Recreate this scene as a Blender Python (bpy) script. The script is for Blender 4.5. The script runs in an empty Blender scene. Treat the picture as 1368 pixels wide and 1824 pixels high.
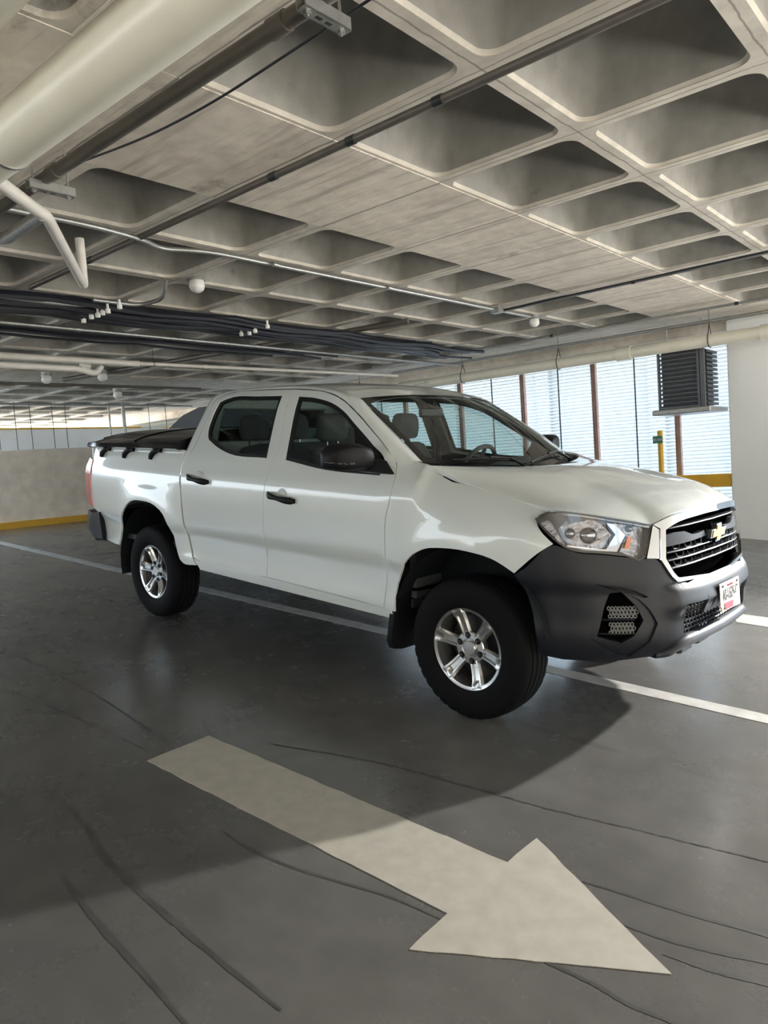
import bpy, math, random
from mathutils import Vector, Matrix
from mathutils.geometry import delaunay_2d_cdt
random.seed(7)
scene = bpy.context.scene
COL = scene.collection

# ---------------------------------------------------------------- camera
def cam_axes(yaw, pitch, roll):
    f = Vector((math.cos(pitch)*math.cos(yaw), math.cos(pitch)*math.sin(yaw), math.sin(pitch)))
    r = Vector((math.sin(yaw), -math.cos(yaw), 0)); u = r.cross(f)
    c, s = math.cos(roll), math.sin(roll)
    return c*r+s*u, -s*r+c*u, f
CAM = Vector((2.259, -3.8826, 1.5481))
R_, U_, F_ = cam_axes(2.3298, -.1208, -.0143)
cd = bpy.data.cameras.new('camera'); cam = bpy.data.objects.new('camera', cd); COL.objects.link(cam)
cam.matrix_world = Matrix(((R_.x, U_.x, -F_.x, CAM.x), (R_.y, U_.y, -F_.y, CAM.y), (R_.z, U_.z, -F_.z, CAM.z), (0, 0, 0, 1)))
cd.sensor_fit = 'VERTICAL'; cd.sensor_height = 24.0; cd.lens = 24.0*1320/1824
cd.clip_start = .05; cd.clip_end = 500
scene.camera = cam

# ---------------------------------------------------------------- light
scene.view_settings.view_transform = 'Standard'; scene.view_settings.look = 'None'
scene.view_settings.gamma = 1; scene.view_settings.use_curve_mapping = False
scene.view_settings.exposure = 0.20
SKY = 11.0
w = bpy.data.worlds.new('sky'); scene.world = w; w.use_nodes = True
nt = w.node_tree; nt.nodes.clear()
out = nt.nodes.new('ShaderNodeOutputWorld'); bg = nt.nodes.new('ShaderNodeBackground')
geo = nt.nodes.new('ShaderNodeNewGeometry'); sep = nt.nodes.new('ShaderNodeSeparateXYZ')
ramp = nt.nodes.new('ShaderNodeValToRGB')
nt.links.new(geo.outputs['Incoming'], sep.inputs[0])
mth = nt.nodes.new('ShaderNodeMath'); mth.operation = 'MULTIPLY_ADD'; mth.inputs[1].default_value = -.5; mth.inputs[2].default_value = .5
nt.links.new(sep.outputs['Z'], mth.inputs[0]); nt.links.new(mth.outputs[0], ramp.inputs[0])
ramp.color_ramp.elements[0].position = .40; ramp.color_ramp.elements[0].color = (.90, .86, .79, 1)
ramp.color_ramp.elements[1].position = .62; ramp.color_ramp.elements[1].color = (.34, .43, .52, 1)
e = ramp.color_ramp.elements.new(.50); e.color = (.46, .49, .51, 1)
nt.links.new(ramp.outputs[0], bg.inputs[0]); bg.inputs[1].default_value = SKY
nt.links.new(bg.outputs[0], out.inputs[0])
try:
    scene.cycles.max_bounces = 10; scene.cycles.diffuse_bounces = 6; scene.cycles.glossy_bounces = 5
    scene.cycles.transparent_max_bounces = 16; scene.cycles.use_denoising = True
    scene.cycles.sample_clamp_indirect = 8
except Exception: pass

# the building's own frame: the floor is a ramp, so storey and facade lean against it
ax, ay = Vector((0.99569467, 0.05330512, 0.07583252)).normalized(), None
MG = Matrix(((0.99569467, -0.0531682, -0.07592861), (0.05330512, 0.99857825, -0.00022367), (0.07583252, -0.00382468, 0.99711323)))
G4 = Matrix.Translation(CAM) @ MG.to_4x4()
GI = G4.inverted()
ZC = 1.520                       # underside of the slab in the building frame
def floor_g(x, y):               # ramp height in the building frame
    n = MG.transposed() @ Vector((0, 0, 1))
    return -(CAM.z + n.x*x + n.y*y)/n.z

# ---------------------------------------------------------------- helpers
def smoothstep(a, b, x):
    t = max(0., min(1., (x-a)/(b-a))); return t*t*(3-2*t)
def prop(o, label=None, cat=None, group=None, kind=None):
    if label: o['label'] = label
    if cat: o['category'] = cat
    if group: o['group'] = group
    if kind: o['kind'] = kind
    return o
def empty(name, loc=(0, 0, 0), label=None, cat=None, group=None, base=None):
    o = bpy.data.objects.new(name, None); COL.objects.link(o)
    o.empty_display_size = .1
    if base is None: o.location = loc
    else: o.matrix_world = base @ Matrix.Translation(Vector(loc))
    MW[o.name] = (Matrix.Translation(Vector(loc)) if base is None else base @ Matrix.Translation(Vector(loc)))
    return prop(o, label, cat, group)
MW = {}
def link(name, verts, faces, m, parent=None, base=None, origin=None, smooth=True, normals=None, auto=None):
    """verts are given in world space, or in the frame `base`; the object gets its own origin"""
    me = bpy.data.meshes.new(name)
    if base is None: base = Matrix.Identity(4)
    if parent is not None:
        frame = MW[parent.name]; L = frame.inverted() @ base
        pts = [L @ Vector(v) for v in verts]
        rot = L.to_3x3()
    else:
        if origin is None:
            xs = [v[0] for v in verts]; ys = [v[1] for v in verts]; zs = [v[2] for v in verts]
            origin = ((min(xs)+max(xs))/2, (min(ys)+max(ys))/2, min(zs))
        pts = [Vector(v)-Vector(origin) for v in verts]; rot = None
    me.from_pydata([tuple(p) for p in pts], [], faces)
    o = bpy.data.objects.new(name, me); COL.objects.link(o)
    if parent is not None:
        o.parent = parent; MW[o.name] = frame.copy()
    else:
        o.matrix_world = base @ Matrix.Translation(Vector(origin)); MW[o.name] = base @ Matrix.Translation(Vector(origin))
    if isinstance(m, (list, tuple)):
        for k in m: me.materials.append(k)
    else: me.materials.append(m)
    if smooth: me.polygons.foreach_set('use_smooth', [True]*len(me.polygons))
    if normals:
        nn = [((rot @ n) if rot else n).normalized() for n in normals]
        me.normals_split_custom_set_from_vertices([tuple(n) for n in nn])
    elif smooth and auto:
        try: me.set_sharp_from_angle(angle=math.radians(auto))
        except Exception: pass
    me.update()
    return o
class MB:
    def __init__(s): s.v = []; s.f = []; s.mi = []
    def add(s, verts, faces, mi=0):
        b = len(s.v); s.v += [tuple(v) for v in verts]; s.f += [tuple(i+b for i in f) for f in faces]; s.mi += [mi]*len(faces)
        return s
    def box(s, x0, y0, z0, x1, y1, z1, mi=0, c=0.0):
        if c <= 0:
            v = [(x0,y0,z0),(x1,y0,z0),(x1,y1,z0),(x0,y1,z0),(x0,y0,z1),(x1,y0,z1),(x1,y1,z1),(x0,y1,z1)]
            return s.add(v, [(0,3,2,1),(4,5,6,7),(0,1,5,4),(1,2,6,5),(2,3,7,6),(3,0,4,7)], mi)
        def ring(z, i):
            a = c
            return [(x0+i+a,y0+i,z),(x1-i-a,y0+i,z),(x1-i,y0+i+a,z),(x1-i,y1-i-a,z),(x1-i-a,y1-i,z),(x0+i+a,y1-i,z),(x0+i,y1-i-a,z),(x0+i,y0+i+a,z)]
        return s.loft([ring(z0, c), ring(z0+c, 0), ring(z1-c, 0), ring(z1, c)], caps=True, mi=mi)
    def loft(s, rings, closed=True, caps=False, mi=0, wrap=False):
        n = len(rings[0]); b = len(s.v)
        for r in rings: s.v += [tuple(p) for p in r]
        R = len(rings)
        for i in range(R if wrap else R-1):
            i2 = (i+1) % R
            for j in range(n if closed else n-1):
                k = (j+1) % n
                s.f.append((b+i*n+j, b+i*n+k, b+i2*n+k, b+i2*n+j)); s.mi.append(mi)
        if caps:
            s.f.append(tuple(b+j for j in reversed(range(n)))); s.mi.append(mi)
            s.f.append(tuple(b+(R-1)*n+j for j in range(n))); s.mi.append(mi)
        return s
    def tube(s, pts, r, n=12, caps=True, mi=0):
        P = [Vector(p) for p in pts]; rings = []; up = None
        for i, p in enumerate(P):
            d = (P[min(i+1, len(P)-1)]-P[max(i-1, 0)]).normalized()
            if up is None:
                up = Vector((0, 0, 1)) if abs(d.z) < .9 else Vector((1, 0, 0))
            a = d.cross(up).normalized(); up = a.cross(d).normalized()
            rr = r[i] if isinstance(r, (list, tuple)) else r
            rings.append([p+a*math.cos(t*2*math.pi/n)*rr+up*math.sin(t*2*math.pi/n)*rr for t in range(n)])
        return s.loft(rings, caps=caps, mi=mi)
    def lathe(s, prof, org, axis='y', n=32, caps=False, mi=0, sgn=1, closed=False):
        """prof: list of (a, r): distance along the axis and radius"""
        rings = []
        for a, r in prof:
            ring = []
            for t in range(n):
                c_, s_ = math.cos(t*2*math.pi/n)*r, math.sin(t*2*math.pi/n)*r
                if axis == 'y': ring.append((org[0]+c_, org[1]+a*sgn, org[2]+s_))
                elif axis == 'x': ring.append((org[0]+a*sgn, org[1]+c_, org[2]+s_))
                else: ring.append((org[0]+c_, org[1]+s_, org[2]+a*sgn))
            rings.append(ring)
        return s.loft(rings, caps=caps, mi=mi)
    def build(s, name, m, parent=None, base=None, smooth=True, auto=35, origin=None):
        o = link(name, s.v, s.f, m, parent, base, origin, smooth, None, auto)
        if isinstance(m, (list, tuple)): o.data.polygons.foreach_set('material_index', s.mi)
        return o
def arc_pts(pts, r=.08, n=6):
    """round the corners of a polyline"""
    P = [Vector(p) for p in pts]; out = [P[0]]
    for i in range(1, len(P)-1):
        a, b, c = P[i-1], P[i], P[i+1]
        d1 = (a-b); d2 = (c-b); rr = min(r, d1.length*.45, d2.length*.45)
        p1 = b+d1.normalized()*rr; p2 = b+d2.normalized()*rr
        for k in range(n+1):
            t = k/n; out.append((1-t)**2*p1+2*t*(1-t)*b+t*t*p2)
    out.append(P[-1]); return out
def smooth_poly(pts, closed=True, sub=4, corner=38):
    n = len(pts); out = []
    def g(i): return pts[i % n] if closed else pts[max(0, min(n-1, i))]
    def is_c(i):
        if not closed and (i <= 0 or i >= n-1): return True
        a, b, c = g(i-1), g(i), g(i+1)
        v1 = (b[0]-a[0], b[1]-a[1]); v2 = (c[0]-b[0], c[1]-b[1])
        ang = abs(math.degrees(math.atan2(v1[0]*v2[1]-v1[1]*v2[0], v1[0]*v2[0]+v1[1]*v2[1])))
        return ang > corner
    for i in range(n if closed else n-1):
        p0, p1, p2, p3 = g(i-1), g(i), g(i+1), g(i+2)
        if is_c(i): p0 = (2*p1[0]-p2[0], 2*p1[1]-p2[1])
        if is_c(i+1): p3 = (2*p2[0]-p1[0], 2*p2[1]-p1[1])
        L = math.hypot(p2[0]-p1[0], p2[1]-p1[1])
        def tang(a, b, c):
            l1 = math.hypot(b[0]-a[0], b[1]-a[1]) or 1e-6; l2 = math.hypot(c[0]-b[0], c[1]-b[1]) or 1e-6
            tx = ((b[0]-a[0])/l1*l2+(c[0]-b[0])/l2*l1)/(l1+l2); ty = ((b[1]-a[1])/l1*l2+(c[1]-b[1])/l2*l1)/(l1+l2)
            return tx*L, ty*L
        m1 = tang(p0, p1, p2); m2 = tang(p1, p2, p3)
        for k in range(sub):
            t = k/sub
            h = (2*t**3-3*t*t+1, t**3-2*t*t+t, -2*t**3+3*t*t, t**3-t*t)
            out.append((h[0]*p1[0]+h[1]*m1[0]+h[2]*p2[0]+h[3]*m2[0], h[0]*p1[1]+h[1]*m1[1]+h[2]*p2[1]+h[3]*m2[1]))
    if not closed: out.append(pts[-1])
    return out
def inset(poly, d):
    """move a closed outline inward by d"""
    n = len(poly); A = sum(poly[i][0]*poly[(i+1) % n][1]-poly[(i+1) % n][0]*poly[i][1] for i in range(n))
    s = 1 if A > 0 else -1; out = []
    for i in range(n):
        a, b, c = poly[i-1], poly[i], poly[(i+1) % n]
        def nrm(p, q):
            dx, dy = q[0]-p[0], q[1]-p[1]; l = math.hypot(dx, dy) or 1e-9
            return (-dy/l*s, dx/l*s)
        n1, n2 = nrm(a, b), nrm(b, c); mx, my = n1[0]+n2[0], n1[1]+n2[1]; l = math.hypot(mx, my) or 1e-9
        mx, my = mx/l, my/l; k = d/max(.5, mx*n1[0]+my*n1[1])
        out.append((b[0]+mx*k, b[1]+my*k))
    return out
def inside(p, poly):
    x, y = p; r = False; n = len(poly); j = n-1
    for i in range(n):
        xi, yi = poly[i]; xj, yj = poly[j]
        if (yi > y) != (yj > y) and x < (xj-xi)*(y-yi)/(yj-yi)+xi: r = not r
        j = i
    return r
def seg_d(p, a, b, su, sv):
    ax_, ay_ = a[0]/su, a[1]/sv; bx, by = b[0]/su, b[1]/sv; px, py = p[0]/su, p[1]/sv
    dx, dy = bx-ax_, by-ay_; l = dx*dx+dy*dy or 1e-12
    t = max(0, min(1, ((px-ax_)*dx+(py-ay_)*dy)/l)); return math.hypot(px-ax_-t*dx, py-ay_-t*dy)
def cut(outer, holes, su, sv):
    """triangulate an outline with holes on a regular inner grid"""
    loops = [outer]+holes; vs = []; es = []
    for lp in loops:
        b = len(vs); n = len(lp); vs += [Vector(p) for p in lp]
        es += [(b+i, b+(i+1) % n) for i in range(n)]
    segs = [(lp[i], lp[(i+1) % len(lp)]) for lp in loops for i in range(len(lp))]
    x0 = min(p[0] for p in outer); x1 = max(p[0] for p in outer); y0 = min(p[1] for p in outer); y1 = max(p[1] for p in outer)
    nx = int((x1-x0)/su)+1; ny = int((y1-y0)/sv)+1
    for i in range(nx+1):
        for j in range(ny+1):
            p = (x0+i*su+(.5*su if j % 2 else 0), y0+j*sv)
            if inside(p, outer) and not any(inside(p, h) for h in holes):
                if min(seg_d(p, a, b, su, sv) for a, b in segs) > .45: vs.append(Vector(p))
    V, E, Fc, *_ = delaunay_2d_cdt(vs, es, [], 0, 1e-6)
    tri = []
    for f in Fc:
        c = (sum(V[i][0] for i in f)/3, sum(V[i][1] for i in f)/3)
        if inside(c, outer) and not any(inside(c, h) for h in holes): tri.append(tuple(f))
    return [(v[0], v[1]) for v in V], tri
def panel(name, outer, holes, fmap, step, m, parent, th=.012, out_from=None, off=0.0, rim=True, flip=False):
    """sheet of metal cut from the surface fmap(u, v), with turned-in edges"""
    su, sv = step if isinstance(step, tuple) else (step, step)
    V, T = cut(outer, holes, su, sv)
    P = [Vector(fmap(*p)) for p in V]; N = []
    e = 1e-3
    for p in V:
        du = Vector(fmap(p[0]+e, p[1]))-Vector(fmap(p[0]-e, p[1])); dv = Vector(fmap(p[0], p[1]+e))-Vector(fmap(p[0], p[1]-e))
        n = du.cross(dv)
        N.append(n.normalized() if n.length > 1e-12 else Vector((0, 0, 1)))
    sg = 1
    c = Vector((0, 0, 0))
    if out_from is not None:
        k = sum(1 if n.dot(p-Vector((max(-3.9, min(.2, p.x)), out_from[1], out_from[2]))) > 0 else -1 for p, n in zip(P, N))
        if k < 0: sg = -1
    if flip: sg = -sg
    N = [n*sg for n in N]
    P = [p+n*off for p, n in zip(P, N)]
    if sg < 0: T = [t[::-1] for t in T]
    verts = list(P); nor = list(N); faces = list(T)
    if rim and th:
        cnt = {}
        for t in T:
            for a, b in ((t[0], t[1]), (t[1], t[2]), (t[2], t[0])):
                cnt[(a, b)] = cnt.get((a, b), 0)+1
        for (a, b) in [k for k in cnt if (k[1], k[0]) not in cnt]:
            d = (P[b]-P[a]); s = d.cross((N[a]+N[b])*.5)
            s = s.normalized() if s.length > 0 else N[a]
            q = len(verts)
            ra, rb = P[a]-N[a]*th, P[b]-N[b]*th
            verts += [P[a], P[b], rb, ra]; nor += [(N[a]*.5+s).normalized(), (N[b]*.5+s).normalized(), s, s]
            faces.append((q, q+3, q+2, q+1))
    return link(name, verts, faces, m, parent, None, (0, 0, 0) if parent is None else None, True, nor)

# ---------------------------------------------------------------- materials
def mat(name, col, rough=.5, metal=0., coat=0., noise=None, bump=None, spec=.5, emit=None):
    m = bpy.data.materials.new(name); m.use_nodes = True; nt = m.node_tree
    b = nt.nodes['Principled BSDF']
    b.inputs['Base Color'].default_value = (*col, 1); b.inputs['Roughness'].default_value = rough
    b.inputs['Metallic'].default_value = metal
    b.inputs['Coat Weight'].default_value = coat; b.inputs['Coat Roughness'].default_value = .03
    b.inputs['Specular IOR Level'].default_value = spec
    if emit: b.inputs['Emission Color'].default_value = (*emit[0], 1); b.inputs['Emission Strength'].default_value = emit[1]
    tc = nt.nodes.new('ShaderNodeTexCoord')
    if noise:      # (scale, amount, second colour)
        n = nt.nodes.new('ShaderNodeTexNoise'); n.inputs['Scale'].default_value = noise[0]; n.inputs['Detail'].default_value = 5
        nt.links.new(tc.outputs['Object'], n.inputs['Vector'])
        r = nt.nodes.new('ShaderNodeValToRGB'); r.color_ramp.elements[0].position = .35; r.color_ramp.elements[1].position = .68
        r.color_ramp.elements[0].color = (*col, 1); r.color_ramp.elements[1].color = (*noise[2], 1)
        mx = nt.nodes.new('ShaderNodeMixRGB'); mx.inputs[0].default_value = noise[1]; mx.inputs[1].default_value = (*col, 1)
        nt.links.new(n.outputs[0], r.inputs[0]); nt.links.new(r.outputs[0], mx.inputs[2]); nt.links.new(mx.outputs[0], b.inputs['Base Color'])
    if bump:       # (scale, strength)
        n2 = nt.nodes.new('ShaderNodeTexNoise'); n2.inputs['Scale'].default_value = bump[0]; n2.inputs['Detail'].default_value = 6
        nt.links.new(tc.outputs['Object'], n2.inputs['Vector'])
        bp = nt.nodes.new('ShaderNodeBump'); bp.inputs['Strength'].default_value = bump[1]; bp.inputs['Distance'].default_value = .01
        nt.links.new(n2.outputs[0], bp.inputs['Height']); nt.links.new(bp.outputs[0], b.inputs['Normal'])
    return m
def glass(name, tint, refl=1.0, rough=0.0):
    m = bpy.data.materials.new(name); m.use_nodes = True; nt = m.node_tree; nt.nodes.clear()
    o = nt.nodes.new('ShaderNodeOutputMaterial'); mx = nt.nodes.new('ShaderNodeMixShader'); t = nt.nodes.new('ShaderNodeBsdfTransparent')
    g = nt.nodes.new('ShaderNodeBsdfGlossy'); fr = nt.nodes.new('ShaderNodeFresnel'); fr.inputs[0].default_value = 1.5
    gm = nt.nodes.new('ShaderNodeNewGeometry'); io = nt.nodes.new('ShaderNodeMath'); io.operation = 'MULTIPLY_ADD'; io.inputs[1].default_value = -(1.5-1/1.5); io.inputs[2].default_value = 1.5
    nt.links.new(gm.outputs['Backfacing'], io.inputs[0]); nt.links.new(io.outputs[0], fr.inputs[0])
    t.inputs[0].default_value = (*tint, 1); g.inputs['Roughness'].default_value = rough
    k = nt.nodes.new('ShaderNodeMath'); k.operation = 'MULTIPLY'; k.inputs[1].default_value = refl
    nt.links.new(fr.outputs[0], k.inputs[0]); nt.links.new(k.outputs[0], mx.inputs[0])
    nt.links.new(t.outputs[0], mx.inputs[1]); nt.links.new(g.outputs[0], mx.inputs[2]); nt.links.new(mx.outputs[0], o.inputs[0])
    return m
def concrete(name, c1, c2, dark, sc=1.0, rough=.85, lines=None, rmix=None, streak=None):
    """mottled concrete; lines = joint positions [(axis, period, offset, width)] in object space"""
    m = bpy.data.materials.new(name); m.use_nodes = True; nt = m.node_tree; b = nt.nodes['Principled BSDF']
    N = nt.nodes.new; L = nt.links.new
    tc = N('ShaderNodeTexCoord')
    n1 = N('ShaderNodeTexNoise'); n1.inputs['Scale'].default_value = .9*sc; n1.inputs['Detail'].default_value = 8; n1.inputs['Roughness'].default_value = .62
    n2 = N('ShaderNodeTexNoise'); n2.inputs['Scale'].default_value = 9*sc; n2.inputs['Detail'].default_value = 6
    n3 = N('ShaderNodeTexNoise'); n3.inputs['Scale'].default_value = 2.3*sc; n3.inputs['Detail'].default_value = 9; n3.inputs['Roughness'].default_value = .72
    for n in (n1, n2, n3): L(tc.outputs['Object'], n.inputs['Vector'])
    r1 = N('ShaderNodeValToRGB'); r1.color_ramp.elements[0].position = .36; r1.color_ramp.elements[1].position = .64
    r1.color_ramp.elements[0].color = (*c1, 1); r1.color_ramp.elements[1].color = (*c2, 1); L(n1.outputs[0], r1.inputs[0])
    mx = N('ShaderNodeMixRGB'); mx.blend_type = 'MULTIPLY'; mx.inputs[0].default_value = .55
    r2 = N('ShaderNodeValToRGB'); r2.color_ramp.elements[0].position = .3; r2.color_ramp.elements[1].position = .7
    r2.color_ramp.elements[0].color = (.72, .72, .72, 1); r2.color_ramp.elements[1].color = (1.1, 1.1, 1.1, 1); L(n2.outputs[0], r2.inputs[0])
    L(r1.outputs[0], mx.inputs[1]); L(r2.outputs[0], mx.inputs[2])
    r3 = N('ShaderNodeValToRGB'); r3.color_ramp.elements[0].position = .50 if rmix else .60; r3.color_ramp.elements[1].position = .85 if rmix else .74
    r3.color_ramp.elements[0].color = (0, 0, 0, 1); r3.color_ramp.elements[1].color = (.8, .8, .8, 1); L(n3.outputs[0], r3.inputs[0])
    m3 = N('ShaderNodeMixRGB'); m3.inputs[2].default_value = (*dark, 1); L(r3.outputs[0], m3.inputs[0]); L(mx.outputs[0], m3.inputs[1])
    last = m3.outputs[0]
    if streak:        # dragged stains and tyre marks: (direction, scale, threshold, colour)
        for ang, s1, s2, lo, hi, cc, amt in streak:
            mp = N('ShaderNodeMapping'); mp.inputs['Rotation'].default_value = (0, 0, ang); mp.inputs['Scale'].default_value = (s1, s2, 1)
            L(tc.outputs['Object'], mp.inputs[0])
            nn = N('ShaderNodeTexNoise'); nn.inputs['Scale'].default_value = 1; nn.inputs['Detail'].default_value = 4; nn.inputs['Distortion'].default_value = .6
            L(mp.outputs[0], nn.inputs['Vector'])
            rr = N('ShaderNodeValToRGB'); rr.color_ramp.elements[0].position = lo; rr.color_ramp.elements[1].position = hi
            rr.color_ramp.elements[0].color = (0, 0, 0, 1); rr.color_ramp.elements[1].color = (amt, amt, amt, 1); L(nn.outputs[0], rr.inputs[0])
            q = N('ShaderNodeMixRGB'); q.inputs[2].default_value = (*cc, 1); L(rr.outputs[0], q.inputs[0]); L(last, q.inputs[1]); last = q.outputs[0]
    if lines:
        sp = N('ShaderNodeSeparateXYZ')
        wob = N('ShaderNodeTexNoise'); wob.inputs['Scale'].default_value = 7; wob.inputs['Detail'].default_value = 4
        L(tc.outputs['Object'], wob.inputs['Vector']); L(tc.outputs['Object'], sp.inputs[0])
        for axn, per, offs, wd, amt in lines:
            a = N('ShaderNodeMath'); a.operation = 'MULTIPLY_ADD'; a.inputs[1].default_value = .025; L(wob.outputs[0], a.inputs[0]); L(sp.outputs[axn], a.inputs[2])
            s_ = N('ShaderNodeMath'); s_.operation = 'SUBTRACT'; s_.inputs[1].default_value = offs+.0125; L(a.outputs[0], s_.inputs[0])
            pp = N('ShaderNodeMath'); pp.operation = 'PINGPONG'; pp.inputs[1].default_value = per/2; L(s_.outputs[0], pp.inputs[0])
            lt = N('ShaderNodeMapRange'); lt.inputs['From Min'].default_value = 0; lt.inputs['From Max'].default_value = wd; lt.inputs['To Min'].default_value = amt; lt.inputs['To Max'].default_value = 0
            L(pp.outputs[0], lt.inputs[0])
            q = N('ShaderNodeMixRGB'); q.inputs[2].default_value = (*[d*.5 for d in dark], 1); L(lt.outputs[0], q.inputs[0]); L(last, q.inputs[1]); last = q.outputs[0]
    L(last, b.inputs['Base Color'])
    if rmix:
        rr = N('ShaderNodeMapRange'); rr.inputs['From Min'].default_value = .3; rr.inputs['From Max'].default_value = .7
        rr.inputs['To Min'].default_value = rmix[0]; rr.inputs['To Max'].default_value = rmix[1]; L(n3.outputs[0], rr.inputs[0]); L(rr.outputs[0], b.inputs['Roughness'])
    else: b.inputs['Roughness'].default_value = rough
    bp = N('ShaderNodeBump'); bp.inputs['Strength'].default_value = .25 if rmix else .5; bp.inputs['Distance'].default_value = .004 if rmix else .012
    L(n2.outputs[0], bp.inputs['Height']); L(bp.outputs[0], b.inputs['Normal'])
    return m
M = {}
M['floor'] = concrete('polished_concrete', (.108, .105, .099), (.145, .141, .132), (.085, .082, .077), .55, rmix=(.20, .32),
    streak=[(.10, .35, 6, .66, .72, (.055, .052, .05), .6), (-.42, .30, 4, .67, .72, (.055, .052, .05), .5), (.3, .8, 2.2, .55, .75, (.165, .16, .15), .35)])
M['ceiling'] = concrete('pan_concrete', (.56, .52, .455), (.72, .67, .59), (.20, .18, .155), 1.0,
    lines=[(1, .848, 3.495-.848*20, .007, .75), (0, .85, -1.609-.85*30, .007, .75)])
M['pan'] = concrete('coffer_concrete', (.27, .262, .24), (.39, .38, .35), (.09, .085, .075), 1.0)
M['beam'] = concrete('board_concrete', (.66, .60, .515), (.82, .75, .65), (.20, .175, .15), 1.0,
    streak=[(0, 1.2, 16, .52, .72, (.30, .27, .23), .6)], lines=[(1, .848, 3.495-.848*20, .012, .9)])
M['wallpaint'] = concrete('painted_wall', (.80, .76, .68), (.86, .82, .75), (.60, .57, .52), .7)
M['column'] = mat('white_painted_concrete', (.86, .88, .89), .6, noise=(1.2, .35, (.78, .79, .79)), bump=(14, .1))
M['white'] = mat('white_plaster', (.88, .90, .90), .7, noise=(2, .3, (.68, .70, .70)))
M['yellow'] = mat('safety_yellow', (.72, .42, .03), .5, noise=(6, .5, (.60, .33, .03)))
M['mark'] = mat('road_paint', (.46, .435, .375), .55, noise=(14, .5, (.33, .31, .27)))
M['markw'] = mat('worn_white_paint', (.50, .49, .46), .5, noise=(10, .7, (.30, .29, .27)))
M['slat'] = mat('louvre_grey', (.74, .79, .84), .5)
M['rust'] = mat('primer_steel', (.33, .20, .16), .6, noise=(9, .6, (.42, .33, .29)))
M['galv'] = mat('galvanised', (.40, .40, .38), .4, .7, noise=(20, .5, (.26, .26, .25)))
M['pvc'] = mat('cream_pvc', (.80, .78, .66), .30, noise=(6, .5, (.72, .69, .58)))
M['pvcw'] = mat('white_pvc', (.78, .74, .68), .4, noise=(8, .5, (.66, .62, .56)))
M['darkpipe'] = mat('dark_iron_pipe', (.13, .12, .105), .45, .4, noise=(9, .5, (.20, .18, .15)))
M['cable'] = mat('black_cable', (.018, .019, .026), .4)
M['streak'] = mat('tyre_streak', (.058, .056, .053), .4, noise=(9, .6, (.10, .097, .09)))
M['blackm'] = mat('black_metal', (.03, .032, .036), .4, .2)
M['steel'] = mat('bare_steel', (.45, .45, .44), .35, .9)
M['sign'] = mat('sign_green', (.05, .22, .17), .45)
M['signw'] = mat('sign_white', (.85, .85, .82), .5)
M['lampglass'] = mat('lamp_glass', (.75, .75, .72), .15)
# ---------------------------------------------------------------- floor and markings
def quad_floor(name, x0, y0, x1, y1, m):
    return link(name, [(x0, y0, 0), (x1, y0, 0), (x1, y1, 0), (x0, y1, 0), (x0, y0, -.25), (x1, y0, -.25), (x1, y1, -.25), (x0, y1, -.25)],
                [(0, 1, 2, 3), (7, 6, 5, 4), (0, 4, 5, 1), (1, 5, 6, 2), (2, 6, 7, 3), (3, 7, 4, 0)], m, origin=(0, 0, 0), smooth=False)
prop(quad_floor('floor', -16.2, -13.4, 7.5, 7.6, M['floor']), kind='structure')
def flat(name, pts, m, h=.003):
    n = len(pts)
    v = [(x, y, h) for x, y in pts]+[(x, y, .0005) for x, y in pts]
    f = [tuple(range(n))]+[(i, i+n, (i+1) % n+n, (i+1) % n) for i in range(n)]
    return link(name, v, f, m, smooth=False)
def rough_edge(pts, step=.06, a=.003):
    out = []
    for i in range(len(pts)):
        p, q = pts[i], pts[(i+1) % len(pts)]; L = math.hypot(q[0]-p[0], q[1]-p[1]); k = max(1, int(L/step))
        for j in range(k):
            t = j/k; s = a if j else 0
            out.append((p[0]+(q[0]-p[0])*t+random.uniform(-s, s), p[1]+(q[1]-p[1])*t+random.uniform(-s, s)))
    return out
prop(flat('floor_arrow', rough_edge([(-.832, -1.922), (-.808, -2.272), (.895, -2.179), (.912, -2.381), (1.52, -1.96), (.875, -1.623), (.881, -1.823)]), M['mark']),
     'big cream arrow painted on the concrete floor in front of the pickup', 'arrow')
def line_at(x): return -.268+(x+8.3)*.0405
prop(flat('parking_line', rough_edge([(-9.6, line_at(-9.6)-.06), (4.5, line_at(4.5)-.06), (4.5, line_at(4.5)+.06), (-9.6, line_at(-9.6)+.06)], .15), M['markw']),
     'long thin white bay line running along the floor under the pickup', 'line')
prop(flat('crossing_band', rough_edge([(.30, 2.20), (.42, 1.93), (3.4, 2.05), (3.4, 2.38)], .1), M['markw']),
     'broad white painted band on the floor beyond the front bumper', 'band')
# a crack with a chipped hole, where the photo shows it
crk = MB()
def crack(pts, wd):
    for i in range(len(pts)-1):
        a, b = Vector((*pts[i], 0)), Vector((*pts[i+1], 0)); d = (b-a).normalized(); n = Vector((-d.y, d.x, 0))*wd*random.uniform(.5, 1.3)
        crk.add([a-n+Vector((0, 0, .002)), b-n*.8+Vector((0, 0, .002)), b+n*.8+Vector((0, 0, .002)), a+n+Vector((0, 0, .002))], [(0, 1, 2, 3)])
def wander(p, q, k, a):
    return [(p[0]+(q[0]-p[0])*i/k+random.uniform(-a, a), p[1]+(q[1]-p[1])*i/k+random.uniform(-a, a)) for i in range(k+1)]
M['crack'] = mat('crack_filler', (.035, .033, .031), .8)
def along(pts, k=8, a=.004):
    sp = smooth_poly(pts, False, k, 170)
    return [(x+random.uniform(-a, a), y+random.uniform(-a, a)) for x, y in sp]
crack(along([(-.53, -1.776), (-.195, -1.641), (.079, -1.55), (.357, -1.493), (.614, -1.444), (.847, -1.396), (1.055, -1.337), (1.308, -1.273), (1.552, -1.208), (3.2, -.80)], 12), .0035)
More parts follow.
